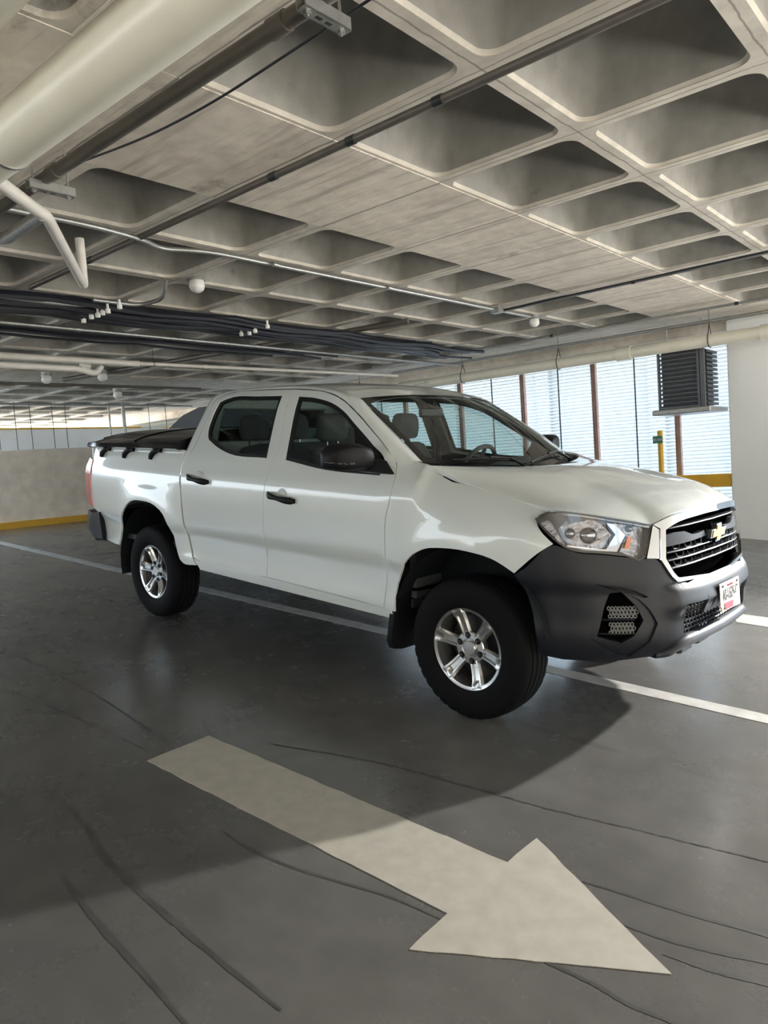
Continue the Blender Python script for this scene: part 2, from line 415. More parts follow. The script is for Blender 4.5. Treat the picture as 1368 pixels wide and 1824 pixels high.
prop(crk.build('floor_crack', M['crack'], smooth=False), 'thin dark crack wandering across the concrete floor behind the arrow', 'crack')
crk = MB(); crack(wander((-1.76, -2.36), (-1.66, -2.24), 8, .010), .007)
prop(crk.build('floor_chip', M['crack'], smooth=False), 'small dark chip in the concrete floor left of the arrow tail', 'chip')
STK = [([(-3.9, -2.16), (-3.146, -2.095), (-2.709, -2.038), (-2.288, -2.032), (-1.666, -2.046), (-1.229, -2.077), (-.805, -2.103)], .007, 'long dark streak on the floor reaching the arrow tail from the left'),
 ([(-3.2, -2.44), (-2.372, -2.367), (-1.89, -2.298), (-1.429, -2.255), (-.9, -2.212)], .006, 'shorter dark streak on the floor ending at the lower corner of the arrow tail'),
 ([(-.047, -2.381), (.149, -2.382), (.336, -2.351), (.512, -2.30), (.714, -2.238), (.906, -2.213)], .007, 'dark curved streak just in front of the arrow shaft'),
 ([(-.924, -2.692), (-.483, -2.72), (-.2, -2.768), (.028, -2.781), (.351, -2.786), (.613, -2.785), (.811, -2.782)], .012, 'broad dark streak across the bottom left of the floor'),
 ([(1.124, -1.746), (1.259, -1.713), (1.412, -1.681), (1.67, -1.614), (2.6, -1.36)], .008, 'dark streak leaving the right side of the arrowhead, farthest from the camera'),
 ([(1.328, -1.857), (1.441, -1.835), (1.544, -1.80), (1.704, -1.733), (2.5, -1.4)], .009, 'dark streak leaving the right side of the arrowhead close to its tip'),
 ([(1.468, -1.899), (1.60, -1.869), (1.73, -1.822), (2.4, -1.6)], .008, 'dark streak passing right at the tip of the arrow'),
 ([(1.15, -2.16), (1.266, -2.151), (1.382, -2.14), (1.481, -2.143), (1.566, -2.129), (1.8, -2.11)], .008, 'dark streak below the front edge of the arrowhead'),
 ([(-.22, -2.921), (.095, -2.95), (.433, -2.963), (.662, -2.978)], .012, 'dark smear in the bottom left corner of the floor')]
for pts, wd, lb in STK:
    crk = MB(); sp = along(pts, 8, .001)
    P = [Vector((x, y, .0012)) for x, y in sp]; n = len(P); L_, R2 = [], []
    for i_, p in enumerate(P):
        d = (P[min(i_+1, n-1)]-P[max(0, i_-1)]).normalized(); nn = Vector((-d.y, d.x, 0)); w_ = wd*(.35+.65*math.sin(math.pi*min(1, max(0, i_/(n-1)))))*random.uniform(.75, 1.1)
        L_.append(p+nn*w_); R2.append(p-nn*w_)
    crk.loft([L_, R2], closed=False); prop(crk.build('tyre_streak', M['streak'], smooth=False), lb, 'streak')
# ---------------------------------------------------------------- kerbed low wall at the back
b = MB(); b.box(-9.93, -14, 0, -9.73, 5.2, 1.197); prop(b.build('wall_back', M['wallpaint'], smooth=False, origin=(0, 0, 0)), kind='structure')
b = MB(); b.box(-9.735, -14, 0, -9.68, 5.2, .098); prop(b.build('trim_1', M['yellow'], smooth=False), kind='structure')
# ---------------------------------------------------------------- waffle slab (building frame)
PZ, SP = ZC, .848
YN = [3.495+SP*i for i in range(-2, 8)]          # rib lines across, 1.80 ... 9.43
ce = MB(); NSEG = 28
def rrect(x0, x1, y0, y1, r, z):
    cx, cy, hx, hy = (x0+x1)/2, (y0+y1)/2, (x1-x0)/2, (y1-y0)/2; r = min(r, hx*.9, hy*.9); pts = []
    k = NSEG//4
    for q in range(4):
        sx, sy = [(1, 1), (-1, 1), (-1, -1), (1, -1)][q]; a0 = q*math.pi/2
        for i in range(k):
            a = a0+(i+.5)/k*math.pi/2*1.0
            a = a0+i/(k-1)*math.pi/2
            pts.append((cx+sx*(hx-r)+math.cos(a)*r, cy+sy*(hy-r)+math.sin(a)*r, z))
    return pts
def cell(x0, x1, y0, y1, mx0=.06, mx1=.06, my0=.06, my1=.06, depth=.42):
    """one square of the slab with its coffer"""
    ox0, ox1, oy0, oy1 = x0+mx0, x1-mx1, y0+my0, y1-my1
    h = [(0, 0, .085), (.006, -.004, .085), (.02, .010, .08), (.10, .024, .085), (depth*.66, .062, .11), (depth*.86, .095, .14), (depth*.97, .145, .15), (depth, .215, .14)]
    rings = [rrect(ox0+i, ox1-i, oy0+i, oy1-i, r, PZ+dz) for dz, i, r in h]
    sq = []
    for p in rings[0]:
        dx, dy = p[0]-(ox0+ox1)/2, p[1]-(oy0+oy1)/2
        hx, hy = (ox1-ox0)/2, (oy1-oy0)/2
        fx = (x1-(ox0+ox1)/2) if dx > 0 else ((ox0+ox1)/2-x0); fy = (y1-(oy0+oy1)/2) if dy > 0 else ((oy0+oy1)/2-y0)
        if abs(dx)/hx >= abs(dy)/hy: sq.append(((ox0+ox1)/2+math.copysign(fx, dx), (oy0+oy1)/2+max(-1, min(1, dy/hy))*fy, PZ))
        else: sq.append(((ox0+ox1)/2+max(-1, min(1, dx/hx))*fx, (oy0+oy1)/2+math.copysign(fy, dy), PZ))
    corners = [(x1, y1), (x0, y1), (x0, y0), (x1, y0)]; k = NSEG//4
    for q in range(4):                            # the middle point of every rounded corner goes to the square's corner
        j = q*k+k//2; sq[j] = (*corners[q], PZ)
    bse = len(ce.v)
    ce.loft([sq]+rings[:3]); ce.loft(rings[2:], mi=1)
    n = NSEG; s = len(ce.v)-n
    ce.f.append(tuple(s+i for i in range(n))); ce.mi.append(1)
def slab(x0, y0, x1, y1, mb=ce, z=PZ):
    mb.add([(x0, y0, z), (x1, y0, z), (x1, y1, z), (x0, y1, z)], [(3, 2, 1, 0)])
XB0, XB1 = -3.369, -2.434                         # the wide flat band
left = [XB0]+[-4.160-.85*k for k in range(8)]     # -3.369, -4.16 ... -10.11
far = [-11.08]+[-11.809-.85*k for k in range(0, 24)]
right = [XB1, -1.609]+[-1.609+.85*k for k in range(1, 14)]
def block(xs, ys, first_edge=None):
    for i in range(len(xs)-1):
        a, b_ = sorted((xs[i], xs[i+1]))
        for j in range(len(ys)-1):
            kw = dict(mx0=.046, mx1=.046, my0=.042, my1=.042)
            if first_edge is not None:
                if abs(a-first_edge) < 1e-6: kw['mx0'] = .02
                if abs(b_-first_edge) < 1e-6: kw['mx1'] = .004
            cell(a, b_, ys[j], ys[j+1], **kw)
block(right, YN, XB1)
block([x for x in left[1:]], YN, None)
for j in range(1, len(YN)-1): cell(left[1], XB0, YN[j], YN[j+1], .046, .004)
cell(left[1], XB0, YN[0], YN[1], .046, .004, .17, .042)     # shortened coffer by the solid head
block(far, YN[3:], far[0])
YS2 = [1.374-SP*i for i in range(0, 9)][::-1]
block([XB1]+right[1:], YS2, XB1)
block(left[3:], YS2, None)
slab(-10.11, YN[0]-.001, -10.11, YN[-1])
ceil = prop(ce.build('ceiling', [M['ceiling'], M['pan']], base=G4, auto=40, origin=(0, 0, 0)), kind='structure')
be = MB()
def beam(x0, y0, x1, y1, z=PZ-.004, up=.5):
    be.box(x0, y0, z, x1, y1, z+up)
beam(XB0, YS2[0], XB1, YN[-1]-.0)                          # main band
beam(XB1-.001, 1.374, 9.8, YN[0]-.002, z=PZ-.003)          # cross strip
beam(-5.86-.85, YS2[0], XB0+.001, YN[0]-.001, z=PZ-.003)   # solid column head
beam(-10.11, 1.374, -6.71, YN[0]-.001, z=PZ-.003)
beam(-11.08, YS2[0], -10.11, YN[-1])                       # second band
beam(-31.5, 4.15, -11.08, YN[3]-.002, z=PZ-.003)
beam(-31.5, YN[-1], 9.8, 10.9, z=PZ-.003)                  # edge strip along the facade
beam(-11.08, -9.5, 9.8, YS2[0], z=PZ-.003)
prop(be.build('ceiling', M['beam'], base=G4, smooth=False, origin=(0, 0, 0)), kind='structure')
b = MB(); b.box(-31.5, 10.3, 1.37, 9.8, 10.42, PZ); prop(b.build('trim_2', M['beam'], base=G4, smooth=False), kind='structure')
# lid above everything so that no sky leaks through the slab
b = MB(); b.box(-11.2, -9.6, PZ+.56, 9.9, 10.9, PZ+.7); b.box(-31.6, 4.1, PZ+.56, -11.2, 10.9, PZ+.7); prop(b.build('ceiling', M['ceiling'], base=G4, smooth=False, origin=(0, 0, 0)), kind='structure')

# ---------------------------------------------------------------- right column and facade (building frame)
b = MB(); b.box(-2.812, 10.15, -2.2, -1.40, 10.75, PZ, c=.012)
prop(b.build('wall_right', M['column'], base=G4, auto=30), kind='structure')
YF = 10.5
posts = [-3.56-1.19*k for k in range(0, 18)]
edges = [-1.45]+posts
M['slat'].node_tree.nodes['Principled BSDF'].inputs['Transmission Weight'].default_value = 0
for k in range(len(edges)-1):
    x1, x0 = edges[k], edges[k+1]
    s = MB(); z = floor_g((x0+x1)/2, YF)+.05
    z = .0+math.ceil(z/.05)*.05
    while z < 1.37:
        j = random.uniform(-.0015, .0015); y = YF+.02
        a = (0.018, 0.0125)
        s.add([(x0, y-a[0], z-a[1]+j), (x1, y-a[0], z-a[1]-j), (x1, y+a[0], z+a[1]-j), (x0, y+a[0], z+a[1]+j),
               (x0, y-a[0]-.001, z-a[1]+.003+j), (x1, y-a[0]-.001, z-a[1]+.003-j), (x1, y+a[0]-.001, z+a[1]+.003-j), (x0, y+a[0]-.001, z+a[1]+.003+j)],
              [(0, 3, 2, 1), (4, 5, 6, 7), (0, 1, 5, 4), (1, 2, 6, 5), (2, 3, 7, 6), (3, 0, 4, 7)])
        z += .05
    w = prop(s.build('window_%d' % (k+1), M['slat'], base=G4, smooth=False), kind='structure')
    r = MB(); xm = (x0+x1)/2; zb = floor_g(xm, YF)
    r.box(xm-.008, YF-.012, zb, xm+.008, YF, 1.37); r.build('stay_rod', M['blackm'], w, base=G4, smooth=False)
names = ['nearest the white column', 'second from the white column', 'third from the white column', 'fourth from the white column, seen above the windscreen']
for k, x in enumerate(posts[:10]):
    zb = floor_g(x, YF); p = MB()
    p.box(x-.035, YF-.075, zb, x+.035, YF-.070+.06, 1.37); p.box(x-.008, YF-.09, zb, x+.008, YF-.074, 1.37)
    o = p.build('steel_post', M['rust'], base=G4, smooth=False)
    if k < 4: prop(o, 'reddish brown steel facade post, '+names[k], 'post')
    else: prop(o, 'reddish brown steel facade post behind the pickup cab, '+['fifth', 'sixth', 'seventh', 'eighth', 'ninth', 'tenth'][k-4]+' from the white column', 'post', 'far facade posts behind the cab')
# neighbouring building across the narrow gap, seen only as brightness through the blades
M['neighbour'] = mat('pale_blue_render', (.115, .135, .15), .8, noise=(.3, .5, (.085, .11, .125)))
b = MB(); b.box(-62, 24, -12, 6, 25, 4.2)
for k in range(17): b.box(-61+k*4, 23.8, -12, -60.5+k*4, 24, 4.2)
prop(b.build('wall_outside', M['neighbour'], base=G4, smooth=False), kind='structure')
# guard rail, yellow post and its sign
b = MB(); b.box(-6.4, 10.18, -.640, -2.75, 10.26, -.470, c=.01); prop(b.build('guard_rail', M['yellow'], base=G4, auto=30), 'yellow guard rail at the foot of the louvred facade', 'rail')
b = MB(); b.tube([(-3.665, 10.05, floor_g(-3.66, 10.05)), (-3.665, 10.05, .150)], .035, 16); b.lathe([(0, .035), (.004, .025), (.006, 0.001)], (-3.665, 10.05, .150), 'z', 16)
yp = empty('sign_post', (-3.665, 10.05, floor_g(-3.66, 10.05)), 'yellow round post carrying a small green sign in front of the louvres', 'post', base=G4)
b.build('pole', M['yellow'], yp, base=G4, auto=40)
b = MB(); b.box(-3.75, 10.005, -.02, -3.622, 10.013, .078); b.build('sign_plate', M['sign'], yp, base=G4, smooth=False)
def text_mesh(name, body, size, m, parent, mtx, sx=1.0, extrude=.001, align='CENTER', shear=0.0):
    c = bpy.data.curves.new(name, 'FONT'); c.body = body; c.size = size; c.extrude = extrude; c.align_x = align; c.align_y = 'CENTER'; c.shear = shear
    c.resolution_u = 4
    o = bpy.data.objects.new(name, c); COL.objects.link(o)
    bpy.context.view_layer.update()
    me = bpy.data.meshes.new_from_object(o.evaluated_get(bpy.context.evaluated_depsgraph_get()))
    COL.objects.unlink(o); bpy.data.objects.remove(o)
    v = [mtx @ Vector((p.co.x*sx, p.co.y, p.co.z)) for p in me.vertices]; f = [tuple(p.vertices) for p in me.polygons]
    return link(name, v, f, m, parent, None, None, False)
FR_G = G4 @ Matrix(((1, 0, 0, -3.686), (0, 0, -1, 10.003), (0, 1, 0, .028), (0, 0, 0, 1)))
text_mesh('sign_lettering', '05-520', .042, M['signw'], yp, FR_G, .95)
# hanging ventilation unit with louvred sides
vu = empty('ventilation_unit', (-3.2, 9.85, .36), 'black louvred ventilation unit on a concrete shelf beside the white column', 'ventilation unit', base=G4)
b = MB(); b.box(-3.58, 9.56, .335, -2.86, 10.30, .40, c=.01); b.build('shelf', M['galv'], vu, base=G4, auto=30)
b = MB()
X0, X1, Y0, Y1, Z0, Z1 = -3.50, -2.93, 9.62, 10.12, .40, 1.12
b.box(X0+.03, Y0+.05, Z0, X1-.04, Y1-.03, Z1); b.build('core', M['blackm'], vu, base=G4, smooth=False)
b = MB()
for k in range(13):
    z = Z0+.02+k*.054
    b.add([(X0, Y0, z), (X1-.09, Y0, z), (X1-.09, Y0+.045, z+.03), (X0, Y0+.045, z+.03)], [(0, 1, 2, 3)])
    b.add([(X0, Y0, z), (X1-.09, Y0, z), (X1-.09, Y0, z+.008), (X0, Y0, z+.008)], [(0, 1, 2, 3)])
b.build('front_louvres', mat('grille_grey', (.16, .17, .19), .45, .3), vu, base=G4, smooth=False)
b = MB()
for k in range(13):
    z = Z0+.02+k*.054
    b.box(X1-.03, Y0+.06, z, X1+.01, Y1, z+.033)
b.build('side_louvres', M['blackm'], vu, base=G4, smooth=False)
b = MB(); b.box(X1-.09, Y0-.01, Z0, X1-.06, Y0+.03, Z1); b.box(X1-.05, Y0-.015, Z0, X1+.0, Y0+.04, Z1); b.box(X0-.01, Y0, Z0, X0+.015, Y0+.04, Z1); b.box(X0, Y0+.0, Z0-.0, X1, Y0+.05, Z0+.02)
b.build('corner_frame', mat('frame_grey', (.10, .105, .115), .4, .4), vu, base=G4, smooth=False)
for x in (X0+.06, X1-.08):
    b = MB(); b.tube([(x, Y0+.2, Z1), (x, Y0+.2, PZ)], .006, 6); b.build('hanger_rod', M['steel'], vu, base=G4)
# ---------------------------------------------------------------- beyond the low wall, and the unseen sides
b = MB(); b.box(-15.2, -9, -2.6, -15.0, 10.4, 1.12); b.box(-15.24, -9, 1.12, -14.96, 10.4, 1.15, mi=1)
prop(b.build('wall_far', [M['white'], M['yellow']], base=G4, smooth=False), kind='structure')
b = MB(); b.box(-5.5, -9.4, -2.6, 9.6, -9.25, .98); b.box(-10.5, -9.4, -2.6, -5.5, -9.25, .45); b.box(9.5, -9.25, -2.9, 9.65, 10.9, .88); 
for k in range(9): b.box(-10.5+k*2.4, -9.5, .9, -10.2+k*2.4, -9.2, PZ)
for k in range(8): b.box(9.45, -8.9+k*2.6, .5, 9.7, -8.6+k*2.6, PZ)
prop(b.build('wall_front', M['wallpaint'], base=G4, smooth=False), kind='structure')
for k, (y, r) in enumerate([(5.9, .007), (6.17, .007), (6.58, .007), (6.83, .007), (5.6, .006), (8.6, .007), (9.0, .007)]):
    b = MB(); b.tube([(-13.6, y, -.9), (-13.6, y, PZ-.01)], r, 6)
    prop(b.build('hanger_wire', M['blackm'], base=G4), 'thin dark vertical wire before the far white wall, '+['second', 'third', 'fourth', 'fifth', 'first', 'sixth', 'seventh'][k]+' from the left edge', 'wire', 'vertical wires before the far white wall')
for k, (y, r, nm) in enumerate([(7.72, .018, 'slim grey conduit rising from the low wall left of the thicker pipe'), (8.03, .035, 'thick grey vertical pipe rising behind the tonneau cover')]):
    b = MB(); b.tube([(-13.6, y, -.9), (-13.6, y, PZ-.01)], r, 10)
    prop(b.build('standpipe', M['galv'], base=G4), nm, 'pipe')

# ---------------------------------------------------------------- pipes and conduits under the slab
def pipe(name, pts, r, m, label, cat, n=14, group=None, couplings=(), cm=None, hang=(), hz=None):
    root = empty(name, pts[0], label, cat, group, base=G4)
    b = MB(); b.tube(pts, r, n); b.build('tube', m, root, base=G4, auto=50)
    P = [Vector(p) for p in pts]
    for c in couplings:
        # c = (position along first-last direction 0..1)
        a = P[0].lerp(P[-1], c); d = (P[-1]-P[0]).normalized()
        k = MB(); k.tube([a-d*r*1.3, a+d*r*1.3], r*1.18, n); k.build('coupling', cm or m, root, base=G4, auto=50)
    for c in hang:
        a = P[0].lerp(P[-1], c); d = (P[-1]-P[0]).normalized(); side = d.cross(Vector((0, 0, 1))).normalized()
        k = MB(); rr = r*1.12
        loop = [a+side*math.cos(t)*rr+Vector((0, 0, 1))*(math.sin(t)*rr) for t in [math.radians(q) for q in range(-200, 21, 20)]]
        top = a+Vector((0, 0, rr*2.4))
        k.tube([top]+loop[::-1]+[top], max(.004, r*.07), 6)
        k.tube([top, Vector((a.x, a.y, PZ))], max(.003, r*.04), 6)
        k.build('hanger', M['blackm'], root, base=G4)
    return root
def xrun(y, z, x0, x1): return [(x0, y, z), (x1, y, z)]
pipe('drain_pipe', [(-5.4, 1.238, 1.215), (3.2, 1.238, 1.215)], .095, M['pvc'], 'big cream drain pipe running under the slab at top left', 'pipe', 32, couplings=(), hang=())
k = MB(); k.tube([(-2.70, 1.238, 1.215), (-2.682, 1.238, 1.215)], .100, 32); prop(k.build('pipe_clamp', M['galv'], base=G4), 'grey ring clamp around the big cream drain pipe', 'clamp')
pipe('drain_pipe', [(-6, .93, 1.30), (3, .93, 1.30)], .075, M['pvc'], 'second cream pipe cutting the very top left corner', 'pipe', 24)
pipe('iron_pipe', [(-6.5, 1.665, 1.36), (3.5, 1.665, 1.36)], .028, M['darkpipe'], 'dark iron pipe running beside the big cream drain pipe', 'pipe', 16, couplings=(.478, .33))
pipe('conduit', [(-5.6, 2.640, 1.475), (3.4, 2.640, 1.475)], .0185, M['darkpipe'], 'steel conduit crossing the coffers from upper right to lower left', 'conduit', 12, couplings=(.365, .305, .42, .1), cm=M['blackm'])
pipe('cable', arc_pts([(-3.3, 1.78, 1.44), (-2.75, 1.86, 1.42), (-2.3, 1.86, 1.40), (-1.53, 1.83, 1.40), (-.4, 1.80, 1.42)], .3), .0048, M['cable'], 'thin black cable sagging beside the dark iron pipe', 'cable', 8)
def strut(pts, label):
    r = empty('strut_channel', pts[0], label, 'bracket', None, base=G4)
    (x, y0, z), (_, y1, _) = pts; b = MB()
    b.box(x-.02, y0, z-.02, x+.02, y1, z-.016); b.box(x-.02, y0, z-.02, x-.016, y1, z+.02); b.box(x+.016, y0, z-.02, x+.02, y1, z+.02)
    b.build('channel', M['galv'], r, base=G4, smooth=False)
    for y in (y0+.025, y1-.025):
        k = MB(); k.tube([(x, y, z-.035), (x, y, PZ)], .005, 6); k.lathe([(-.03, .012), (-.018, .012)], (x, y, z), 'z', 6, caps=True)
        k.build('threaded_rod', M['steel'], r, base=G4, auto=30)
    for y in (y0+.06, y0+.10):
        if y < y1-.04:
            k = MB(); k.box(x-.006, y, z-.0215, x+.006, y+.022, z-.0195); k.build('slot', M['blackm'], r, base=G4, smooth=False)
strut([(-1.535, 1.575, 1.315), (-1.535, 1.765, 1.315)], 'slotted galvanised strut holding the dark iron pipe near the top edge')
strut([(-3.30, 1.59, 1.325), (-3.30, 1.80, 1.325)], 'slotted galvanised strut holding the dark iron pipe at the left edge')
pipe('waste_pipe', arc_pts([(-2.9, 1.24, 1.17), (-3.30, 1.62, 1.215), (-3.36, 1.69, 1.22), (-4.40, 2.41, 1.215), (-4.40, 2.41, 1.50)], .035), .0275, M['pvcw'], 'white plastic waste pipe dropping from the big cream pipe', 'pipe', 16)
pipe('waste_pipe', arc_pts([(-3.34, 1.66, 1.215), (-3.80, 1.70, 1.23), (-3.95, 1.68, 1.26), (-4.1, 1.60, 1.30)], .05), .030, M['galv'], 'grey branch pipe leaving the white waste pipe to the left', 'pipe', 16)
pipe('conduit', arc_pts([(-4.05, 1.0, 1.46), (-4.04, 2.31, 1.465), (-4.10, 2.66, 1.465), (-4.20, 2.85, 1.465), (-4.10, 3.15, 1.475), (-4.085, 7.45, 1.475)], .2, 8), .0165, M['galv'], 'grey conduit with an offset bend following a rib towards the facade lamp', 'conduit', 12, couplings=(.42, .62), cm=M['galv'])
b = MB(); b.box(-4.14, 6.70, 1.44, -4.03, 6.80, PZ, c=.006); prop(b.build('junction_box', M['galv'], base=G4, auto=30), 'small grey junction box on the long conduit before the lamp', 'box')
def jelly(x, y, label, z=None, s=1.0):
    z = z or PZ; r = empty('ceiling_lamp', (x, y, z), label, 'lamp', None, base=G4)
    b = MB(); b.lathe([(0, .055*s), (-.03*s, .055*s), (-.035*s, .06*s), (-.05*s, .06*s)], (x, y, z), 'z', 20, caps=True); b.build('lamp_base', M['galv'], r, base=G4)
    b = MB(); b.lathe([(-.05*s, .052*s), (-.09*s, .056*s), (-.115*s, .046*s), (-.13*s, .025*s), (-.134*s, .002)], (x, y, z), 'z', 20); b.build('lamp_glass', M['lampglass'], r, base=G4)
jelly(-4.08, 7.52, 'small jar-shaped ceiling lamp at the end of the long grey conduit', 1.50)
jelly(-4.86, 3.60, 'round white ceiling lamp under a rib crossing at left', 1.555, 1.1)
jelly(-9.6, 4.62, 'jar-shaped stand-in for a pipe elbow below the white pipes, further left', 1.46, 1.15)  # lamp mesh stands in for a plastic pipe elbow, no lamp here
jelly(-9.2, 5.18, 'jar-shaped stand-in for a pipe elbow below the white pipes, further right', 1.46, 1.15)  # second pipe elbow, again drawn with the lamp mesh
jelly(-11.3, 6.6, 'dark small lamp on the far ceiling above the low wall', 1.50, 1.3)
# conduit diagonal to the right of the far end
pipe('conduit', [(-4.13, 6.86, 1.475), (2.5, 6.70, 1.475)], .014, M['galv'], 'pair conduit crossing the wide concrete band, nearest the facade lamp', 'conduit', 10, couplings=(.22, .4), cm=M['blackm'])
pipe('conduit', [(-4.13, 6.80, 1.470), (2.5, 6.64, 1.470)], .010, M['blackm'], 'thin black line beside the pair conduit crossing the wide band', 'conduit', 8)
pipe('conduit', [(-7.6, 8.80, 1.46), (2.5, 9.02, 1.46)], .016, M['galv'], 'grey conduit just before the solid edge strip of the slab', 'conduit', 10, couplings=(.3, .52), cm=M['blackm'])
pipe('conduit', [(-7.9, 9.62, 1.44), (2.5, 9.92, 1.44)], .022, M['galv'], 'thicker grey conduit along the edge strip above the long cream pipe', 'conduit', 10, couplings=(.28, .5), cm=M['galv'])
lp = pipe('drain_pipe', [(-22, 9.30, 1.150), (4, 9.30, 1.150)], .074, M['pvc'], 'long cream pipe hanging along the louvred facade above the pickup', 'pipe', 24, couplings=(.553, .70, .765), hang=(.605, .665, .74, .60-.075, .80, .86))
b = MB()
FA = G4 @ Matrix(((1, 0, 0, -7.0), (0, 0, -1, 9.2255), (0, 1, 0, 1.150), (0, 0, 0, 1)))
ar = [(-.16, .010), (.06, .010), (.06, .03), (.16, 0), (.06, -.03), (.06, -.010), (-.16, -.010)]
link('flow_arrow', [FA @ Vector((x, y, 0)) for x, y in ar], [tuple(range(7))], M['galv'], lp, None, None, False)
# bundles of black cable on brackets
def bundle(x0, x1, y0, y1, n, z, label, rr=(.008, .02), sag=.03):
    r = empty('cable_bundle', ((x0+x1)/2, y0, z), label, 'cables', None, base=G4)
    for k in range(n):
        x = x0+(x1-x0)*k/max(1, n-1)+random.uniform(-.02, .02); pts = []; L = y1-y0; m_ = int(L/.3); zz = z+random.uniform(-.04, .03); ph = random.random()*6
        ye = y1-random.uniform(0, .25)*L
        for i in range(m_+1):
            y = y0+(ye-y0)*i/m_
            pts.append((x+.02*math.sin(y*1.3+ph)+random.uniform(-.004, .004), y, zz-sag*abs(math.sin(y*2.1+ph*.2))+random.uniform(-.004, .004)))
        b = MB(); b.tube(pts, random.uniform(*rr), 6); b.build('cable', M['cable'], r, base=G4)
    return r
bundle(-5.86, -5.32, .6, 8.9, 16, 1.36, 'broad bundle of black cables slung under the coffers from the left edge', (.012, .028))
bundle(-6.52, -6.36, .6, 6.9, 6, 1.33, 'narrow bundle of black cables strapped behind the grey conduit', (.012, .022), .015)
bundle(-7.1, -6.75, .8, 3.0, 6, 1.33, 'short stub of black cables at the left edge above the white pipes', (.010, .022))
pipe('conduit', [(-6.28, .8, 1.345), (-6.36, 9.3, 1.345)], .020, M['galv'], 'straight grey conduit just beyond the broad black cable bundle', 'conduit', 12, couplings=(.3, .6, .8), cm=M['galv'], hang=())
pipe('conduit', [(-5.30, .8, 1.33), (-5.46, 3.2, 1.34)], .018, M['galv'], 'short grey conduit in front of the broad black cable bundle', 'conduit', 12)
pipe('conduit', arc_pts([(-5.28, 2.95, 1.36), (-5.28, 3.35, 1.36), (-5.05, 3.42, 1.38), (-4.95, 3.38, 1.50)], .12), .016, M['galv'], 'grey conduit curling up into a coffer by the round ceiling lamp', 'conduit', 10)
pipe('water_pipe', [(-7.62, .6, 1.30), (-7.62, 4.75, 1.30)], .034, M['pvcw'], 'white plastic pipe, thicker upper one of the pair left of the cab', 'pipe', 14, couplings=(.62,))
pipe('water_pipe', [(-7.60, 4.75, 1.30), (-7.28, 9.0, 1.30)], .022, M['pvcw'], 'long thin white pipe continuing above the cab roof', 'pipe', 12, couplings=(.2, .5, .8), hang=(.04,))
pipe('water_pipe', arc_pts([(-7.86, .6, 1.245), (-7.86, 4.15, 1.245), (-7.86, 4.35, 1.20), (-7.86, 4.42, 1.29)], .05), .036, M['pvcw'], 'white plastic pipe with an elbow, lower one of the pair', 'pipe', 14, couplings=(.95,))
pipe('conduit', [(-10.6, 1.0, 1.42), (-10.4, 7.6, 1.42)], .020, M['darkpipe'], 'far dark conduit hanging just above the low wall', 'conduit', 8, couplings=(.5, .8))
pipe('conduit', [(-10.1, 5.1, 1.44), (-4.9, 6.3, 1.46)], .03, M['darkpipe'], 'dark conduit slanting above the cab roof towards the cables', 'conduit', 8, couplings=(.3,))
pipe('conduit', [(-13.2, .2, 1.43), (-13.2, 9.4, 1.43)], .018, M['galv'], 'thin conduit on the far ceiling beyond the low wall', 'conduit', 8)
for (y, z) in ((0, 0),):
    pass
clamps = [(-5.66, 3.07), (-5.50, 3.05), (-5.42, 3.06), (-5.33, 3.05), (-5.25, 3.05), (-5.08, 3.05), (-5.55, 4.57), (-5.47, 4.60), (-5.36, 4.58), (-5.14, 4.54)]
for k, (x, y) in enumerate(clamps):
    b = MB(); b.lathe([(-.022, .014), (-.02, .019), (.012, .019), (.014, .010), (.05, .010)], (x, y, 1.285), 'z', 10, caps=True)
    prop(b.build('cable_gland', M['signw'], base=G4), 'tiny white end cap under black cables, '+(['first', 'second', 'third', 'fourth', 'fifth', 'sixth'][k]+' of the row at left' if k < 6 else ['first', 'second', 'third', 'fourth'][k-6]+' of the row above the bed'), 'white end caps under the cables')
# spot lamp added out of view at right, aimed to cast the pickup's shadow edge
LX, LY = 2.75, 4.65
lw = Vector((LX, LY, 2.93)); lg = GI @ lw
lr = empty('ceiling_lamp', (lg.x, lg.y, PZ), 'added ceiling lamp out of view, to the right beyond the front bumper', 'lamp', None, base=G4)
b = MB(); b.lathe([(0, .10), (-.04, .10), (-.05, .11), (-.06, .11)], (lg.x, lg.y, PZ), 'z', 20, caps=True); b.build('lamp_base', M['galv'], lr, base=G4)
ld = bpy.data.lights.new('added_spot', 'SPOT'); ld.spot_size = math.radians(88); ld.spot_blend = 1.0; ld.energy = 3400; ld.shadow_soft_size = .07; ld.color = (1.0, .97, .93)
lo = bpy.data.objects.new('added_spot', ld); COL.objects.link(lo); lo.location = G4 @ Vector((lg.x, lg.y, PZ-.16)); lo.rotation_euler = Vector((-.08, -1.05, -.9)).to_track_quat('-Z', 'Y').to_euler()
# ================================================================ the pickup truck
def hermite(xs, ys, x):
    n = len(xs)
    if x <= xs[0]: return ys[0]
    if x >= xs[-1]: return ys[-1]
    i = 0
    while x > xs[i+1]: i += 1
    def m(k):
        if k == 0: return (ys[1]-ys[0])/(xs[1]-xs[0])
        if k == n-1: return (ys[-1]-ys[-2])/(xs[-1]-xs[-2])
        a = (ys[k]-ys[k-1])/(xs[k]-xs[k-1]); b = (ys[k+1]-ys[k])/(xs[k+1]-xs[k])
        return 0. if a*b <= 0 else 2*a*b/(a+b)
    h = xs[i+1]-xs[i]; t = (x-xs[i])/h
    return ((2*t**3-3*t*t+1)*ys[i]+(t**3-2*t*t+t)*h*m(i)+(-2*t**3+3*t*t)*ys[i+1]+(t**3-t*t)*h*m(i+1))
def sm(a, b, x):
    t = max(0., min(1., (x-a)/(b-a))); return t*t*(3-2*t)
